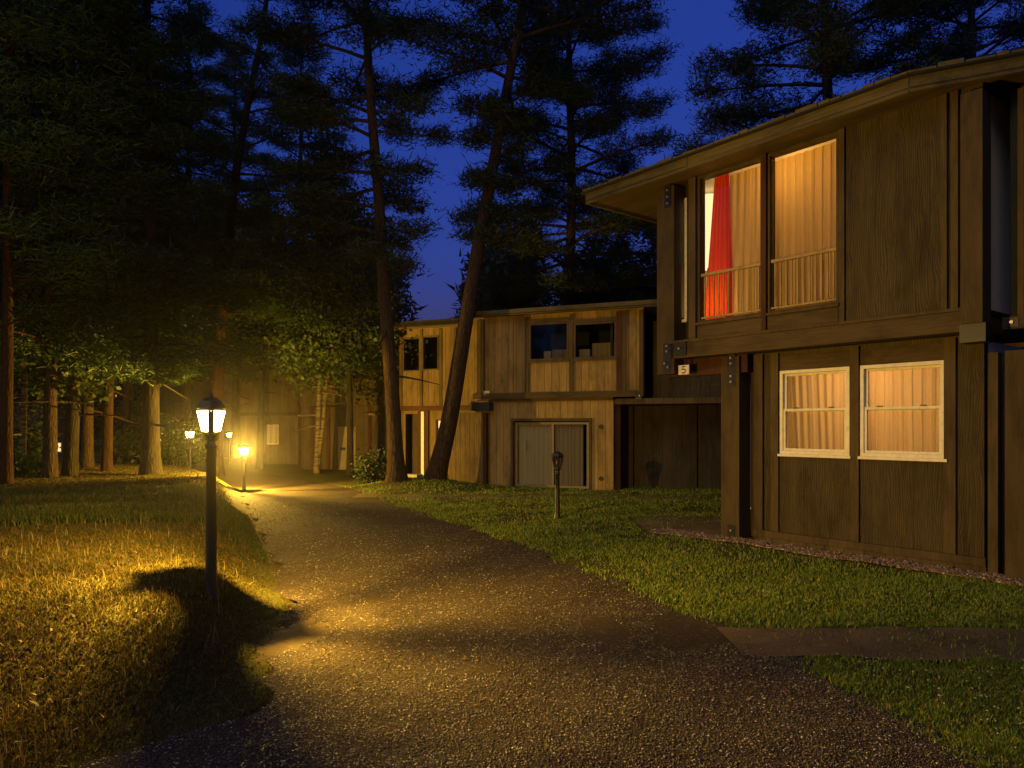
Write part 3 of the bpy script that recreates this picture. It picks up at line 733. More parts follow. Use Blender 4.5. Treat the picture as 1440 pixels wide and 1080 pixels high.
# pale things on the window ledges
a, b, c, d = uw2[0]
tag(MB().box(B.t(762), B.t(772), -.35, -.15, c+.05, c+.27).build('box', M['door_grey']), 'small pale box behind the left upper window of middle lodge', 'box')
tag(MB().box(B.t(774), B.t(797), -.40, -.15, c+.05, c+.30).build('box', M['siding_far']), 'larger pale box standing behind the left upper window of middle lodge', 'box')
tag(MB().box(B.t(812), B.t(827), -.40, -.15, c+.05, c+.28).build('box', M['door_grey']), 'pale box at the left of the right upper window of middle lodge', 'box')
for o in [x for x in COL.objects if x.name.startswith('box')]:
    o.location = (B.P[0], B.P[1], 0); o.rotation_euler = (0,0,B.rot)
curtain('curtain', M['beige_cloth'], ((B.t(830),-.2),(B.t(866),-.2)), ((B.t(830),-.2),(B.t(866),-.2)), uw2[1][2]-.02, uw2[1][2]+.42, B, .02, 6, 'short pale half curtain behind the unlit right upper window', 8)
# sliding doors
a, b = sorted((dr[0], dr[1])); zd = dr[3]; mid = B.t(777)
f = MB(); f.box(a-.06, a, -.05, .04, 0, zd+.07); f.box(b, b+.06, -.05, .04, 0, zd+.07); f.box(a, b, -.05, .04, zd, zd+.07)
dfo = f.build('door_frame', M['batten'], H2)
g = MB(); frame_rect(g, mid-.02, b-.03, .02, zd-.03, -.10, -.06, .06); g.build('door', M['door_grey'], dfo)
MB().box(mid+.04, b-.09, -.085, -.08, .08, zd-.09).build('pane', M['glass'], dfo)
g = MB(); frame_rect(g, a+.02, mid+.03, .02, zd-.03, -.055, -.015, .06); g.build('door', M['door_grey'], dfo)
MB().box(a+.08, mid-.03, -.04, -.035, .08, zd-.09).build('pane', M['glass'], dfo)
curtain('curtain', M['grey_cloth'], ((B.t(727,-.2),-.17),(B.t(776,-.2),-.17)), ((B.t(727,-.2),-.17),(B.t(776,-.2),-.17)), .04, zd-.06, B, .018, 6, 'grey curtain closing the left glass door of middle lodge', 10)
hx = B.t(739); hd = MB(); hd.tube([(hx,-.06,1.0),(hx,-.02,1.02),(hx,-.02,1.22),(hx,-.06,1.24)], .014, 6); hd.build('door_handle', M['steel'], dfo)
curtain('curtain', M['cream_cloth'], ((B.t(781,-.2),-.15),(B.t(821,-.2),-.15)), ((B.t(781,-.2),-.15),(B.t(821,-.2),-.15)), .05, zd-.1, B, .025, 7, 'pale full length curtain behind the glass door of middle lodge', 9)
for yy in (600, 673):
    c = B.t(845); zc = B.z(845,yy); mb = MB(); mb.tube([(c,-.005,zc),(c,.02,zc)], .055, 12); mb.build('wall_vent', M['iron'], H2)
# left end: plate, black beam end, post
c = B.t(685.5,bu); zc = B.z(685.5,553,bu)
MB().box(c-.085, c+.085, bu+.036, bu+.05, zc-.06, zc+.06).build('number_plate', M['white_paint'], H2)
mb = MB().box(B.t(690,.2), B.t(663,.2), -.4, .3, 2.02, 2.24).build('beam_end', M['iron'], H2)
MB().box(B.t(690,.2)+.02, B.t(663,.2), -.4, .31, 2.243, 2.29).build('beam_cap', M['siding_pale'], H2)
MB().box(B.t(690), B.t(684), -.30, .0, -.1, 2.0).build('corner_post', M['redtrim'], H2)
# right end: recessed dark carport wall
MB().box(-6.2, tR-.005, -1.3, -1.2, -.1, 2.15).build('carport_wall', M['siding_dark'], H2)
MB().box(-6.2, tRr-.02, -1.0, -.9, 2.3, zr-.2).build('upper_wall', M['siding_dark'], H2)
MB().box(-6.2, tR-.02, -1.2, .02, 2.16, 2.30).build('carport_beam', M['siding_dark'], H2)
for px in (886, 975):
    c = B.t(px,-1.1); MB().box(c-.09, c+.09, -1.195, -1.06, -.1, 2.15).build('corner_post', M['post'], H2)
c = B.t(870,-.3); MB().box(c-.08, c+.08, -.9, -.155, -.1, 2.15).build('side_wall', M['redtrim'], H2)
# flat roof with thin fascia
plan2 = [(tL+.05,bu+.28),(tRr-.25,bu+.28),(-6.2,-.7),(-6.2,-7),(tL+.05,-7)]
MB().prism(plan2, zr, zr+.03).build('roof_soffit', M['soffit'], H2)
for (p, q) in (((tL+.05,bu+.28),(tRr-.25,bu+.28)),((tRr-.25,bu+.28),(-6.2,-.7))):
    b_ = MB(); board(p, q, zr-.02, zr+.13, .03, b_); b_.build('fascia_board', M['fascia'], H2)
rb = MB(); k5 = len(plan2)
rb.poly([(x,y,zr+.14) for x,y in plan2]+[(1.8,-3.2,4.95),(-3.6,-3.4,4.95)], [(1,0,5,6),(2,1,6),(3,2,6),(4,3,6,5),(0,4,5)])
rb.build('roof', M['roof'], H2)
MB().box(-6.2, tL, -6.7, -6.6, -.1, zr).build('rear_wall', M['siding'], H2)
bk = B.t(900,bu)
bracket(H2, bk-.05, bk+.1, bu+.036, bu+.05, zb-.1, zb+.1, [(bk,zb)])

# ================================================================== LEFT LODGE (set back)
Cf = Face((B.P[0]-2.4*B.n[0], B.P[1]-2.4*B.n[1]), (-.92,.38))
H3 = thing('timber_lodge', 'set back timber lodge behind the leaning pine with a narrow lit window', 'lodge', (Cf.P[0],Cf.P[1],0), Cf.rot)
c0, c1 = Cf.t(663), Cf.t(562)
zr3 = Cf.z(600,461); zb3 = Cf.z(600,572)
uw3 = [(Cf.t(567), Cf.t(591), Cf.z(590,522), Cf.z(590,474)), (Cf.t(594), Cf.t(617), Cf.z(590,521), Cf.z(590,473))]
mb = MB(); wall_with_holes(mb, c0-.6, c1, -.15, 0, zb3, zr3, uw3); mb.build('upper_wall', M['siding_left'], H3)
lw3 = [(Cf.t(568), Cf.t(589), -.1, Cf.z(580,582)), (Cf.t(611), Cf.t(621), Cf.z(616,655), Cf.z(616,590))]
mb = MB(); wall_with_holes(mb, c0-.6, c1, -.25, -.1, -.1, zb3, lw3); mb.build('lower_wall', M['siding_left'], H3)
MB().box(c0-.6, c1, -.09, .05, zb3-.12, zb3+.02).build('floor_beam', M['redtrim'], H3)
for px in (564, 592.5, 620, 640):
    c = Cf.t(px); MB().box(c-.05, c+.05, -.01, .03, zb3+.03, zr3-.05).build('batten', M['batten'], H3)
for a, b, c, d in uw3:
    f = MB(); frame_rect(f, a, b, c, d, -.12, .02, .04); fo3 = f.build('window_frame', M['siding_dark'], H3)
    aa, bb = sorted((a, b)); MB().box(aa+.04, bb-.04, -.06, -.055, c+.04, d-.04).build('pane', M['glass'], fo3)
a, b, c, d = lw3[1]; aa, bb = sorted((a, b))
f = MB(); frame_rect(f, aa, bb, c, d, -.22, -.07, .035)
for k in range(1, 5): f.box(aa+.035, bb-.035, -.19, -.14, c+(d-c)*k/5-.015, c+(d-c)*k/5+.015)
fo3 = f.build('window_frame', M['redtrim'], H3)
MB().box(aa+.035, bb-.035, -.205, -.20, c+.035, d-.035).build('pane', M['lit_window'], fo3)
a, b, c, d = lw3[0]; aa, bb = sorted((a, b))
MB().box(aa, bb, -.55, -.45, c, d).build('door', M['siding_dark'], H3)
jm = Cf.t(593.5); MB().box(jm-.05, jm+.05, -.09, -.02, -.1, zb3-.15).build('door_jamb', M['white_paint'], H3)
MB().box(jm+.06, jm+.18, -.09, -.04, -.1, zb3-.13).build('door_jamb', M['redtrim'], H3)
MB().box(jm-.06, jm-.2, -.09, -.04, -.1, zb3-.13).build('door_jamb', M['redtrim'], H3)
MB().box(aa-.1, bb+.2, -.09, .3, -.1, .09).build('doorstep', plain('pale_step', (.42,.40,.35), .8, .2, 0, .2, 8), H3)
room(H3, c0-.5, c1-.1, -3, -.16, zb3+.1, zr3-.1, M['darkroom'])
plan3 = [(c1+.2,.3),(c0-.7,.3),(c0-.7,-6),(c1+.2,-6)]
MB().prism(plan3, zr3, zr3+.03).build('roof_soffit', M['soffit'], H3)
b_ = MB(); board((c1+.2,.3),(c0-.7,.3), zr3-.03, zr3+.14, .03, b_); b_.build('fascia_board', M['fascia'], H3)
MB().prism([(x,y) for x,y in plan3], zr3+.031, zr3+.2).build('roof', M['roof'], H3)
MB().box(c1-.12, c1, -6, -.26, -.1, zr3).build('side_wall', M['siding_dark'], H3)
# plank screen in front of it, beside the leaning pine
sA, sB = B.t(679,.15), B.t(631,.15)
F3 = thing('plank_screen', 'tall lamplit plank screen right of the leaning pine', 'fence', (B.P[0],B.P[1],0), B.rot)
MB().box(sA, sB, .10, .15, -.08, B.z(655,580,.15)).build('plank_panel', M['fence'], F3)
MB().box(sA-.002, sA-.10, -1.3, .15, -.08, B.z(655,580,.15)-.02).build('screen_return', M['redtrim'], F3)

# ================================================================== FAR LODGES
Dc = Face((at(420,655,30).x, 30.0), (-.95,.31))
gD = -.05
H4 = thing('timber_lodge', 'far lodge with one small lit window right of the starry lamp', 'lodge', (Dc.P[0],Dc.P[1],0), Dc.rot)
d0, d1 = Dc.t(419), Dc.t(340)
wz0, wz1 = Dc.z(383,625), Dc.z(383,597)
wd4 = (Dc.t(376), Dc.t(392), wz0, wz1)
mb = MB(); wall_with_holes(mb, d0, d1, -.2, 0, gD-.4, Dc.z(383,585), [wd4]); mb.build('lower_wall', M['siding_far'], H4)
MB().box(d0-.1, d1, -.2, .14, Dc.z(383,584), Dc.z(383,480)).build('upper_wall', M['siding_far'], H4)
MB().box(d0-.1, d1, .145, .19, Dc.z(383,585), Dc.z(383,580)).build('floor_beam', M['batten'], H4)
a, b, c, d = wd4; aa, bb = sorted((a, b)); f = MB(); frame_rect(f, aa, bb, c, d, -.12, .03, .05); f.box((aa+bb)/2-.03, (aa+bb)/2+.03, -.1, .02, c+.05, d-.05)
fo4 = f.build('window_frame', M['white_paint'], H4); MB().box(aa+.05, bb-.05, -.06, -.05, c+.05, d-.05).build('pane', M['glass'], fo4)
room(H4, d0+.1, d1-.1, -3.0, -.21, gD-.3, Dc.z(383,586), M['plaster'])
tag(point_lamp('room_light', Dc.wpt(aa-.4,-1.0,wz1), 30, warm, .08), 'warm lamp lighting the room of the far lodge', 'lamp')
MB().box(d0-.12, d0-.3, -.5, .1, gD-.4, Dc.z(383,586)).build('corner_post', M['redtrim'], H4)
MB().prism([(d1+.3,.5),(d0-.5,.5),(d0-.5,-7),(d1+.3,-7)], Dc.z(383,479), Dc.z(383,470)).build('roof', M['roof'], H4)
MB().box(d0, d1, -6.6, -6.5, gD-.4, Dc.z(383,481)).build('rear_wall', M['siding'], H4)

Ec = Face((at(548,655,26).x, 26.0), (-.97,.24))
H5 = thing('timber_lodge', 'unlit dark lodge behind the birch with a pale door', 'lodge', (Ec.P[0],Ec.P[1],0), Ec.rot)
e0, e1 = Ec.t(560), Ec.t(424)
MB().box(e0, e1, -.2, 0, -.4, 2.4).build('lower_wall', M['siding_dark'], H5)
MB().box(e0, e1, -.2, .12, 2.4, 4.9).build('upper_wall', M['siding_dark'], H5)
dd = [Ec.t(476), Ec.t(501)]; MB().box(dd[1], dd[0], -.01, .04, -.2, Ec.z(488,600)).build('door', M['door_grey'], H5)
zh = Ec.z(480,631)
MB().box(dd[0]-.12, dd[0]-.3, .045, .09, zh-.05, zh+.05).build('door_handle', M['iron'], H5)
for px in (440, 462, 520):
    c = Ec.t(px); MB().box(c-.06, c+.06, -.01, .05, -.3, 2.38).build('batten', M['redtrim'], H5)
c = Ec.t(531); MB().box(c-.22, c+.22, -.01, .3, Ec.z(531,584), Ec.z(531,580)).build('beam_cap', M['siding_pale'], H5)
MB().box(e0-.2, e1+.2, -7, .5, 4.91, 5.1).build('roof', M['roof'], H5)
MB().box(e0-.25, e1+.25, .501, .54, 4.86, 5.06).build('fascia_board', M['redtrim'], H5)
MB().box(e0, e1, -6.7, -6.6, -.4, 4.9).build('rear_wall', M['siding_dark'], H5)

Gc = Face((at(345,655,37).x, 37.0), (-.99,-.12))
M_h6 = M['siding_dark']
H6 = thing('timber_lodge', 'hazy lodge behind the near lamp with a thin lit window', 'lodge', (Gc.P[0],Gc.P[1],0), Gc.rot)
g0, g1 = Gc.t(338), Gc.t(205)
wz = (Gc.t(223), Gc.t(233), Gc.z(228,632), Gc.z(228,608))
mb = MB(); wall_with_holes(mb, g0, g1, -.2, 0, -.4, 2.5, [wz]); mb.build('lower_wall', M['siding_dark'], H6)
MB().box(g0-.1, g1, -.2, .14, 2.503, 5.0).build('upper_wall', M['siding_dark'], H6)
aa, bb = sorted(wz[:2]); f = MB(); frame_rect(f, aa, bb, wz[2], wz[3], -.15, .03, .05); fo6 = f.build('window_frame', M['white_paint'], H6)
MB().box(aa+.05, bb-.05, -.1, -.09, wz[2]+.05, wz[3]-.05).build('pane', M['lit_window'], fo6)
MB().box(g0-.4, g1+.4, -7, .5, 5.01, 5.2).build('roof', M['roof'], H6)
MB().box(g0, g1, -6.7, -6.6, -.4, 5.0).build('rear_wall', M['siding_dark'], H6)

Kc = Face((at(130,655,44).x, 44.0), (-.99,-.12))
H7 = thing('timber_cabin', 'low red lit cabin far off among the left trunks', 'cabin', (Kc.P[0],Kc.P[1],0), Kc.rot)
k0, k1 = Kc.t(112), Kc.t(-60)
wz = (Kc.t(47), Kc.t(56), Kc.z(50,630), Kc.z(50,614)); wz2 = (Kc.t(79), Kc.t(87), Kc.z(80,636), Kc.z(80,622))
mb = MB(); wall_with_holes(mb, k0, k1, -.2, 0, -.4, 3.4, [wz, wz2]); mb.build('wall', M['redtrim'], H7)
for wq, mq in ((wz,'lit_red'),(wz2,'lit_window')):
    aa, bb = sorted(wq[:2]); f = MB(); frame_rect(f, aa, bb, wq[2], wq[3], -.15, .03, .05); f7 = f.build('window_frame', M['white_paint'], H7)
    MB().box(aa+.05, bb-.05, -.1, -.09, wq[2]+.05, wq[3]-.05).build('pane', M[mq], f7)
MB().box(k0-.4, k1+.4, -6, .5, 3.41, 3.6).build('roof', M['roof'], H7)
xs = np.arange(-34, -14, .5); Yf = 33+.0*xs
u = np.linspace(0,1,4); PX = np.repeat(xs[:,None],4,1); PY = (34+.6*np.sin(xs*.2))[:,None]+1.6*u
tag(grid_mesh('far_path', PX, PY, gz(PX,PY)+.02, M['sand']), 'pale path crossing far behind the left trunks', 'path', kind='structure')

# ================================================================== LAMP POSTS
def lamp_post(label, loc, H, lit, energy=LAMP_W, rot=0.0, scale=1.0):
    L = thing('lamp_post', label, 'lamp', loc, rot, 'lantern lamp posts along the road')
    zl = H-.30*scale                       # lantern floor
    k = scale
    MB().lathe([(.062*k,-.08),(.062*k,.02),(.052*k,.05),(.046*k,.10),(.041*k,.14),(.040*k,.5),(.034*k,zl-.13),(.047*k,zl-.12),(.047*k,zl-.10),(.034*k,zl-.09),(.03*k,zl-.05),(.048*k,zl-.03),(.052*k,zl-.012)], 14).build('post', M['iron'], L, True)
    la = MB(); la.lathe([(.060*k,zl-.011),(.064*k,zl-.004),(.060*k,zl+.004)], 6)
    la.lathe([(.098*k,zl+.166*k),(.103*k,zl+.174*k),(.098*k,zl+.182*k)], 6)
    rb_, rt_ = .056*k, .097*k
    for c_ in range(6):
        an = c_*math.pi/3; ca_, sa_ = math.cos(an), math.sin(an)
        la.tube([(ca_*rb_,sa_*rb_,zl+.003),(ca_*rt_,sa_*rt_,zl+.168*k)], (.007,.009,.006,.006,.025,.010)[c_]*k, 6)
        la.tube([(ca_*.03*k,sa_*.03*k,zl-.06),(ca_*.068*k,sa_*.068*k,zl-.035),(ca_*.062*k,sa_*.062*k,zl+.002)], .005*k, 5)
    lan = la.build('lantern', M['iron'], L)
    MB().lathe([(.118*k,zl+.1825*k),(.122*k,zl+.192*k),(.105*k,zl+.215*k),(.088*k,zl+.242*k),(.05*k,zl+.264*k),(.026*k,zl+.27*k)], 6).build('lantern_roof', M['iron'], lan)
    MB().lathe([(.012*k,zl+.268*k),(.018*k,zl+.277*k),(.008*k,zl+.287*k),(.012*k,zl+.296*k),(.002,zl+.31*k)], 8).build('finial', M['iron'], lan, True)
    gm = M['lit_glass'] if lit else M['lamp_glass']
    gl = MB()
    for c_ in range(6):
        q4 = []
        for an, z, r_ in ((c_*math.pi/3, zl+.008, rb_+.02*k), ((c_+1)*math.pi/3, zl+.008, rb_+.02*k), ((c_+1)*math.pi/3, zl+.164*k, rt_+.02*k), (c_*math.pi/3, zl+.164*k, rt_+.02*k)):
            q4.append((math.cos(an)*r_, math.sin(an)*r_, z))
        gl.poly(q4, [(0,1,2,3)])
    gl.build('lantern_glass', gm, lan)
    if lit: point_lamp('lamp_light', (0,0,zl+.10*k), energy, LAMP_COL, .015, lan)
    else: MB().lathe([(.012,zl+.005),(.012,zl+.04),(.024,zl+.07),(.026,zl+.09),(.012,zl+.115)], 10).build('bulb', M['white_paint'], lan, True)
    return L
t = NT('clear_lantern_glass'); tr_ = t.n('BsdfTransparent', {0:(.8,.8,.78)}); gl_ = t.n('BsdfGlossy', {'Roughness': .08})
mx = t.n('MixShader', {0:.18, 1:tr_.outputs[0], 2:gl_.outputs[0]}); t.set(t.out.inputs[0], mx.outputs[0]); M['lamp_glass'] = t.m

LP1 = (-2.34, 5.53)
p1 = lamp_post('large lit lamp post standing on the left grass bank nearest the viewer', (LP1[0],LP1[1],gzf(*LP1)), 1.57, True, LAMP_W, R(53))
q = at(343,690,17.6); lamp_post('small lit lamp post in the grass left of the far road bend', (q.x, q.y, gzf(q.x,q.y)), 1.2, True, LAMP_W*2.0, R(10))
q = at(267,668,20.5); lamp_post('small lit lamp post half hidden just left behind the large one', (q.x, q.y, gzf(q.x,q.y)), 1.2, True, LAMP_W*.25, R(30))
q = at(784,730,12.3); lamp_post('unlit black lamp post on the lawn before the middle lodge doors', (q.x, q.y, gzf(q.x,q.y)), 1.2, False, 0, R(35))
q = at(322,645,31); lamp_post('tiny lit lamp post farthest away between the two star bright lamps', (q.x, q.y, gzf(q.x,q.y)), 1.45, True, LAMP_W*.1, R(0))

# ================================================================== TREES
def tufts(C, r, k, L, Wd, flat, up, g):
    """k thin needle-blade triangles round every centre"""
    n = len(C)*k; B_ = np.repeat(C, k, 0)+g.normal(0,1,(n,3))*np.array([r,r,r*flat])
    d = g.normal(0,1,(n,3))*np.array([1,1,.55]); d[:,2] += up; d /= np.linalg.norm(d,axis=1,keepdims=True)
    s = np.cross(d, g.normal(0,1,(n,3))); s /= np.linalg.norm(s,axis=1,keepdims=True)+1e-9
    l = (L*g.uniform(.6,1.25,n))[:,None]; w = (Wd*g.uniform(.7,1.3,n))[:,None]
    V = np.stack([B_-s*w*.5, B_+s*w*.5, B_+d*l+s*w*.12], 1).reshape(-1,3)
    return V, np.arange(n*3).reshape(-1,3)
def leaves(C, r, k, L, flat, g):
    n = len(C)*k; B_ = np.repeat(C, k, 0)+g.normal(0,1,(n,3))*np.array([r,r,r*flat])
    d = g.normal(0,1,(n,3)); d[:,2] -= .3; d /= np.linalg.norm(d,axis=1,keepdims=True)
    s = np.cross(d, g.normal(0,1,(n,3))); s /= np.linalg.norm(s,axis=1,keepdims=True)+1e-9
    l = (L*g.uniform(.6,1.2,n))[:,None]
    V = np.stack([B_, B_+d*l*.5+s*l*.33, B_+d*l, B_+d*l*.5-s*l*.33], 1).reshape(-1,3)
    return V, np.arange(n*4).reshape(-1,4)

def spline(pts, n):
    pts = [Vector(p) for p in pts]; out = []
    P_ = [pts[0]*2-pts[1]]+pts+[pts[-1]*2-pts[-2]]
    for i in range(1, len(P_)-2):
        for j in range(n):
            u = j/n; a, b, c, d = P_[i-1], P_[i], P_[i+1], P_[i+2]
            out.append(.5*((2*b)+(c-a)*u+(2*a-5*b+4*c-d)*u*u+(3*b-a-3*c+d)*u**3))
    out.append(pts[-1]); return out

def pine(label, trunk, rad, z0, reach, nb=46, bark_m='bark', needle='needle', seed=1, dens=1.0, name='pine_tree', top=None, kind='pine', droop=.12, flare=1.5, group=None, tl=.36, tw=.055, dead=6):
    """trunk: world points base..top; reach(h, az, g) gives bough length at crown height fraction h"""
    g = np.random.default_rng(seed); base = Vector(trunk[0])
    root = thing(name, label, 'tree', base, 0, group)
    sp = spline([Vector(p)-base for p in trunk], 8); H = sp[-1].z
    rr = [rad*((1-.80*min(1,max(0,p.z/H)))+ (flare-1)*math.exp(-max(0,p.z)/.35)) for p in sp]
    mb = MB(); sp0 = [sp[0]-Vector((0,0,.25))]+sp; mb.tube(sp0, [rr[0]*1.1]+rr, 12)
    zs = np.array([p.z for p in sp]); xs_ = np.array([p.x for p in sp]); ys_ = np.array([p.y for p in sp])
    C = []
    zlo = z0-base.z
    for i in range(nb+dead):
        isd = i >= nb
        h = (i+.5)/nb if not isd else 0
        h = min(1, max(0, h+g.uniform(-.02,.02)))
        z = zlo+(H-zlo)*h if not isd else zlo*g.uniform(.45,1.15)
        az = i*2.39996+g.uniform(-.5,.5)
        L_ = reach(h, az, g)*g.uniform(.72,1.12) if not isd else g.uniform(.5,1.6)
        if L_ < .15: continue
        s0 = Vector((float(np.interp(z,zs,xs_)), float(np.interp(z,zs,ys_)), z))
        el = g.uniform(-.05,.22)+.55*h*h if not isd else g.uniform(-.3,.2)
        dx, dy = math.cos(az), math.sin(az)
        pts = []
        for j in range(6):
            u = j/5; pts.append(s0+Vector((dx*L_*u, dy*L_*u, L_*(el*u-droop*2*u*u+.10*u**3))))
        r0 = min(.5*float(np.interp(z,zs,rr)), .014+.016*L_)
        mb.tube(pts, [r0*(1-.82*j/5) for j in range(6)], 5, False)
        if isd: continue
        m = max(3, int(dens*(5+5.2*L_)))
        u = .30+.70*g.uniform(0,1,m)**.75
        lat = g.uniform(-1,1,m)*L_*.30*np.sqrt(np.clip(1.08-u,0,1))
        bx = np.interp(u, np.linspace(0,1,6), [p.x for p in pts])-dy*lat
        by = np.interp(u, np.linspace(0,1,6), [p.y for p in pts])+dx*lat
        bz = np.interp(u, np.linspace(0,1,6), [p.z for p in pts])+g.normal(0,.07,m)+.04
        C.append(np.stack([bx,by,bz],1))
        for q_ in range(0, m, 3):          # side twigs
            e = Vector((bx[q_],by[q_],bz[q_])); uu = max(.15, u[q_]-.18)
            st_ = Vector((float(np.interp(uu,np.linspace(0,1,6),[p.x for p in pts])), float(np.interp(uu,np.linspace(0,1,6),[p.y for p in pts])), float(np.interp(uu,np.linspace(0,1,6),[p.z for p in pts]))))
            mb.tube([st_, e], [.012,.005], 3, False)
    mb.build('trunk', M[bark_m], root, True)
    C = np.concatenate(C)
    if kind == 'pine': V, T = tufts(C, .20, int(34), tl*.66, tw*.62, .45, .35, g)
    else: V, T = leaves(C, .26, 12, .15, .8, g)
    np_mesh('crown', V, T, M[needle], root)
    return root

def lean(pxs, Y, zg=None):
    """trunk points from (px, y) pairs at distance Y"""
    pts = [at(px, y, Y) for px, y in pxs]
    pts[0].z = gzf(pts[0].x, pts[0].y)-.02 if zg is None else zg
    return pts

# leaning pine at the plank screen
def reach_T1(h, az, g):
    side = math.cos(az)                      # +1 = right in the picture
    r = (1.1+1.9*math.sin(math.pi*min(1,h*1.05))**.8) if h > .35 else (.55+2.0*h)
    return r*(1.0 if side < 0 else 1.15)*(1 if h < .95 else .5)
pine('leaning pine whose bent trunk rises from the mound by the plank screen', lean([(612,676),(632,590),(652,470),(672,350),(694,230),(714,120),(732,20),(742,-120),(746,-260)],18.5), .235, 6.2, reach_T1, 54, 'bark', 'needle_dark', 21, 1.7, flare=1.35, dead=0)
# straight pine left of it
def reach_T2(h, az, g):
    side = math.cos(az); r = .9+2.0*math.sin(math.pi*min(1,.15+h*.8))
    return r*(.62 if side > .2 else 1.05)
pine('tall dark pine with rough trunk just left of the leaning one', lean([(558,681),(552,560),(541,420),(532,270),(522,150),(515,20),(512,-150),(512,-330)],18.3), .20, 5.6, reach_T2, 62, 'bark', 'needle_dark', 22, 1.6, flare=1.6, dead=2)
# dense pine behind, to the right
def reach_T1b(h, az, g): return 5.0*(1-h)**.55*(.9+.2*math.cos(az))+.4
q = at(800,655,26); pine('broad layered pine rising behind the middle lodge roof', [(q.x,26,-.2),(q.x-.1,26,4),(q.x+.1,26,10),(q.x,26,15.5),(q.x-.05,26,21)], .26, 4.0, reach_T1b, 100, 'bark', 'needle_dark', 23, 1.9)
# behind the near lodge
def reach_R(h, az, g): return 5.0*(1-h)**.5*(.9+.15*math.cos(az*1.3))+.3
for px, Y, hh, sd, lab in ((1165,19.5,17.5,24,'tall layered pine behind the left half of the near lodge roof'),(1370,23,20,25,'big dark pine behind the right end of the near lodge roof'),(1010,33,13.5,26,'distant pine top just left of the near lodge eave')):
    q = at(px,600,Y); pine(lab, [(q.x,Y,-.1),(q.x+.1,Y,hh*.4),(q.x-.1,Y,hh*.75),(q.x,Y,hh)], .26, 3.2, reach_R, 96 if Y < 30 else 60, 'bark', 'needle_dark', sd, 1.8)
# thin reddish pine with bare upper branches
def reach_T3(h, az, g): return (3.0-1.1*h) if h < .55 else (1.9-1.2*h)
pine('slim reddish pine with open bare branches against the sky', lean([(303,655),(308,520),(318,380),(330,260),(348,150),(366,60),(378,-30),(388,-150)],23), .21, 5.0, reach_T3, 46, 'bark_red', 'needle', 27, .95, dead=10)
# left-hand wood
def reach_L(a, b): return lambda h, az, g: (a+(b-a)*h)*(1-.72*max(0,h-.55)/.45)
left = [ # px base, y base, Y, r, top px, H, crown z0, reach bottom/top, bark, seed, label
 (212,667,17.4,.205,206,15.5,3.4,2.5,1.9,'bark_grey','thick grey trunked pine with flared foot left of the lamps',31,'pine'),
 (150,666,19,.13,156,14.5,3.6,2.2,1.6,'bark_red','thin reddish trunk right of the dark one in left wood',32,'pine'),
 (123,664,20,.15,120,15,3.6,2.3,1.6,'bark','dark straight trunk between the leaning and the reddish one in left wood',33,'pine'),
 (98,671,16.6,.155,122,14.5,3.3,2.4,1.7,'bark_grey','leaning grey brown trunk in the left wood',34,'pine'),
 (70,673,16.2,.15,66,13.5,3.2,2.3,1.7,'bark','brown trunk between birch and leaning trunk in left wood',35,'pine'),
 (31,667,16.8,.075,34,9.5,3.0,1.8,1.4,'birch','pale lamplit birch at the far left edge of the wood',36,'leaf'),
 (177,652,26,.15,180,17,4.0,2.4,1.6,'bark_red','small reddish trunk right of the pale path in left wood',37,'pine'),
 (8,672,14.5,.12,8,16,5.2,2.2,1.6,'bark_red','tall pine at the left picture edge with reddish upper trunk',38,'pine'),
 (262,650,28,.20,266,19,4.5,3.0,2.0,'bark','far pine behind the lamps with dense dark crown',39,'pine'),
 (445,656,24,.10,452,12,3.3,1.7,1.2,'birch','forked pale birch in front of the dark lodge',40,'leaf'),
 (420,640,34,.22,424,21,4.5,3.2,2.2,'bark','dark pine behind the far lodges left of the straight pine',41,'pine'),
 (58,650,30,.2,58,20,4.2,3.2,2.2,'bark','background pine behind the left trunks near the cabin',42,'pine'),
 (150,648,33,.2,150,21,4.2,3.2,2.2,'bark','background pine deep behind the reddish trunk',43,'pine'),
 (330,645,36,.2,330,21,5.5,2.8,2.0,'bark','background pine deep behind the slim reddish pine',44,'pine'),
 (365,644,27,.14,368,10,4.1,2.6,1.6,'bark_grey','low crowned leafy tree hanging over the far lodge with the small window',46,'leaf'),
 (300,648,30,.14,304,10.5,4.2,2.8,1.7,'bark_grey','leafy tree standing behind the near lamp',47,'leaf'),
 (492,655,23.5,.12,488,9,3.9,2.2,1.4,'bark_grey','low crowned leafy tree above the pale door of the dark lodge',48,'leaf'),
 (-45,668,17,.18,-40,16,3.2,2.8,2.0,'bark','pine with its trunk beyond the left picture edge',45,'pine'),
]
for px, y, Y, r_, tpx, Ht, z0, ra, rb_, bk_, lab, sd, kd in left:
    b0 = at(px,y,Y); b0.z = gzf(b0.x, b0.y)-.03; z0 -= .75; tx = at(tpx,600,Y).x; dx = tx-b0.x
    tr_pts = [b0, (b0.x+dx*.35+.04,Y,b0.z+Ht*.25), (b0.x+dx*.7-.05,Y+.1,b0.z+Ht*.55), (tx,Y,b0.z+Ht)]
    pine(lab, tr_pts, r_, z0+.3, reach_L(ra,rb_), int(34+Ht*2.2) if kd == 'pine' else 64, bk_, 'needle' if kd == 'pine' else 'leaf', sd, 1.25, name='pine_tree' if kd == 'pine' else ('birch_tree' if bk_ == 'birch' else 'leafy_tree'), kind=kd, flare=1.4 if r_ > .18 else 1.2)
# second stem of the forked birch is part of it
b0 = at(449,652,24)
bt = [o for o in COL.objects if o.name == 'birch_tree.001'][0]
MB().tube([(0.02,0,.2),(.22,0,1.6),(.36,.05,3.6),(.6,.1,6.5)], [.085,.075,.06,.02], 10).build('stem', M['birch'], bt, True)

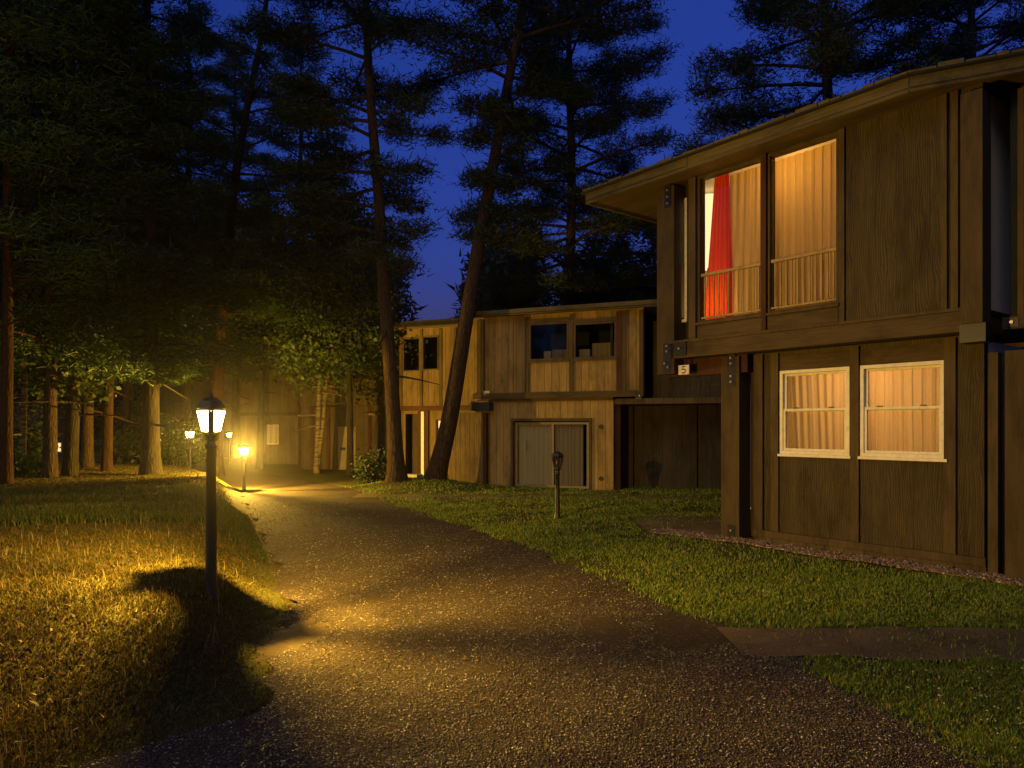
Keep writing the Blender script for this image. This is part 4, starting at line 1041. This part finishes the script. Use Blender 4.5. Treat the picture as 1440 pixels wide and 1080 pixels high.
def shrub(label, px, y, Y, rx, h, n, seed, name='shrub', leafL=.12, mt='leaf'):
    g = np.random.default_rng(seed); b0 = at(px,y,Y); b0.z = gzf(b0.x,b0.y)
    root = thing(name, label, 'shrub', b0)
    mb = MB(); C = []
    for i in range(n):
        a = g.uniform(0,6.28); rr_ = rx*math.sqrt(g.uniform(0,1)); e = Vector((math.cos(a)*rr_, math.sin(a)*rr_, h*g.uniform(.35,1)*(1-.35*(rr_/rx)**2)))
        mb.tube([(e.x*.1,e.y*.1,-.05), e*.6, e], [.018,.012,.005], 4, False)
        C += [tuple(e), tuple(e*.75+Vector(g.normal(0,.06,3))), tuple(e*.5+Vector(g.normal(0,.08,3)))]
    mb.build('stem', M['bark'], root)
    V, T = leaves(np.array(C), .13, 14, leafL, .9, g); np_mesh('foliage', V, T, M[mt], root)
shrub('low green shrub at the foot of the straight dark pine', 526,682,19.6,.55,1.0,40,61, leafL=.09, mt='needle_dark')
shrub('lamplit leafy shrub beside the birch at the left edge', 12,668,16.3,.7,.62,40,62)
shrub('small leafy tree with yellow lit leaves behind the lamps', 246,655,23,1.1,2.0,70,63,'sapling')
shrub('leafy bush between the reddish trunks in left wood', 180,652,24,.8,1.3,46,64)
shrub('bush in front of the red lit far cabin', 42,662,22,.9,1.9,60,65)

# far wood behind the lodges, plus unseen trees behind the viewer that cut reflected sky
g = np.random.default_rng(77); Cs = []
for i in range(150):
    if i >= 120: x = (i-135)*2.6+g.uniform(-1,1); y = g.uniform(-24,-12)-.02*x*x*.3
    elif i < 70: x = g.uniform(-46, 34); y = g.uniform(44, 62)
    else: x = g.uniform(-75, 75); y = g.uniform(62, 85)
    hgt = g.uniform(12.5, 16.5)*(1.0 if x > -16 and y < 62 else 1.12); R0 = g.uniform(2.0,3.4); n = 150
    h_ = g.uniform(0.0,1,n)**.8; a = g.uniform(0,6.28,n); rad_ = R0*(1-h_)**.6*np.sqrt(g.uniform(.1,1,n))
    Cs.append(np.stack([x+rad_*np.cos(a), y+rad_*np.sin(a), .6+h_*hgt-.1*rad_],1))
V, T = tufts(np.concatenate(Cs), .45, 9, .85, .24, .5, .2, g)
tag(np_mesh('far_wood', V, T, M['needle_dark']), 'dark mass of pine wood behind the lodges and, unseen, behind the viewer', 'wood', kind='stuff')

# ------------------------------------------------------------------ evening air
t = NT('evening_haze'); pv = t.n('VolumePrincipled', {'Density': .0008, 'Color': (.95,.95,.95), 'Anisotropy': .94})
for l in list(t.out.inputs[0].links): t.t.links.remove(l)
t.t.nodes.remove(t.b); t.set(t.out.inputs['Volume'], pv.outputs[0])
tag(MB().box(-150, 150, -42, 150, -1.6, 23).build('haze', t.m), 'thin damp evening haze glowing around the lit lamps', 'haze', kind='stuff')
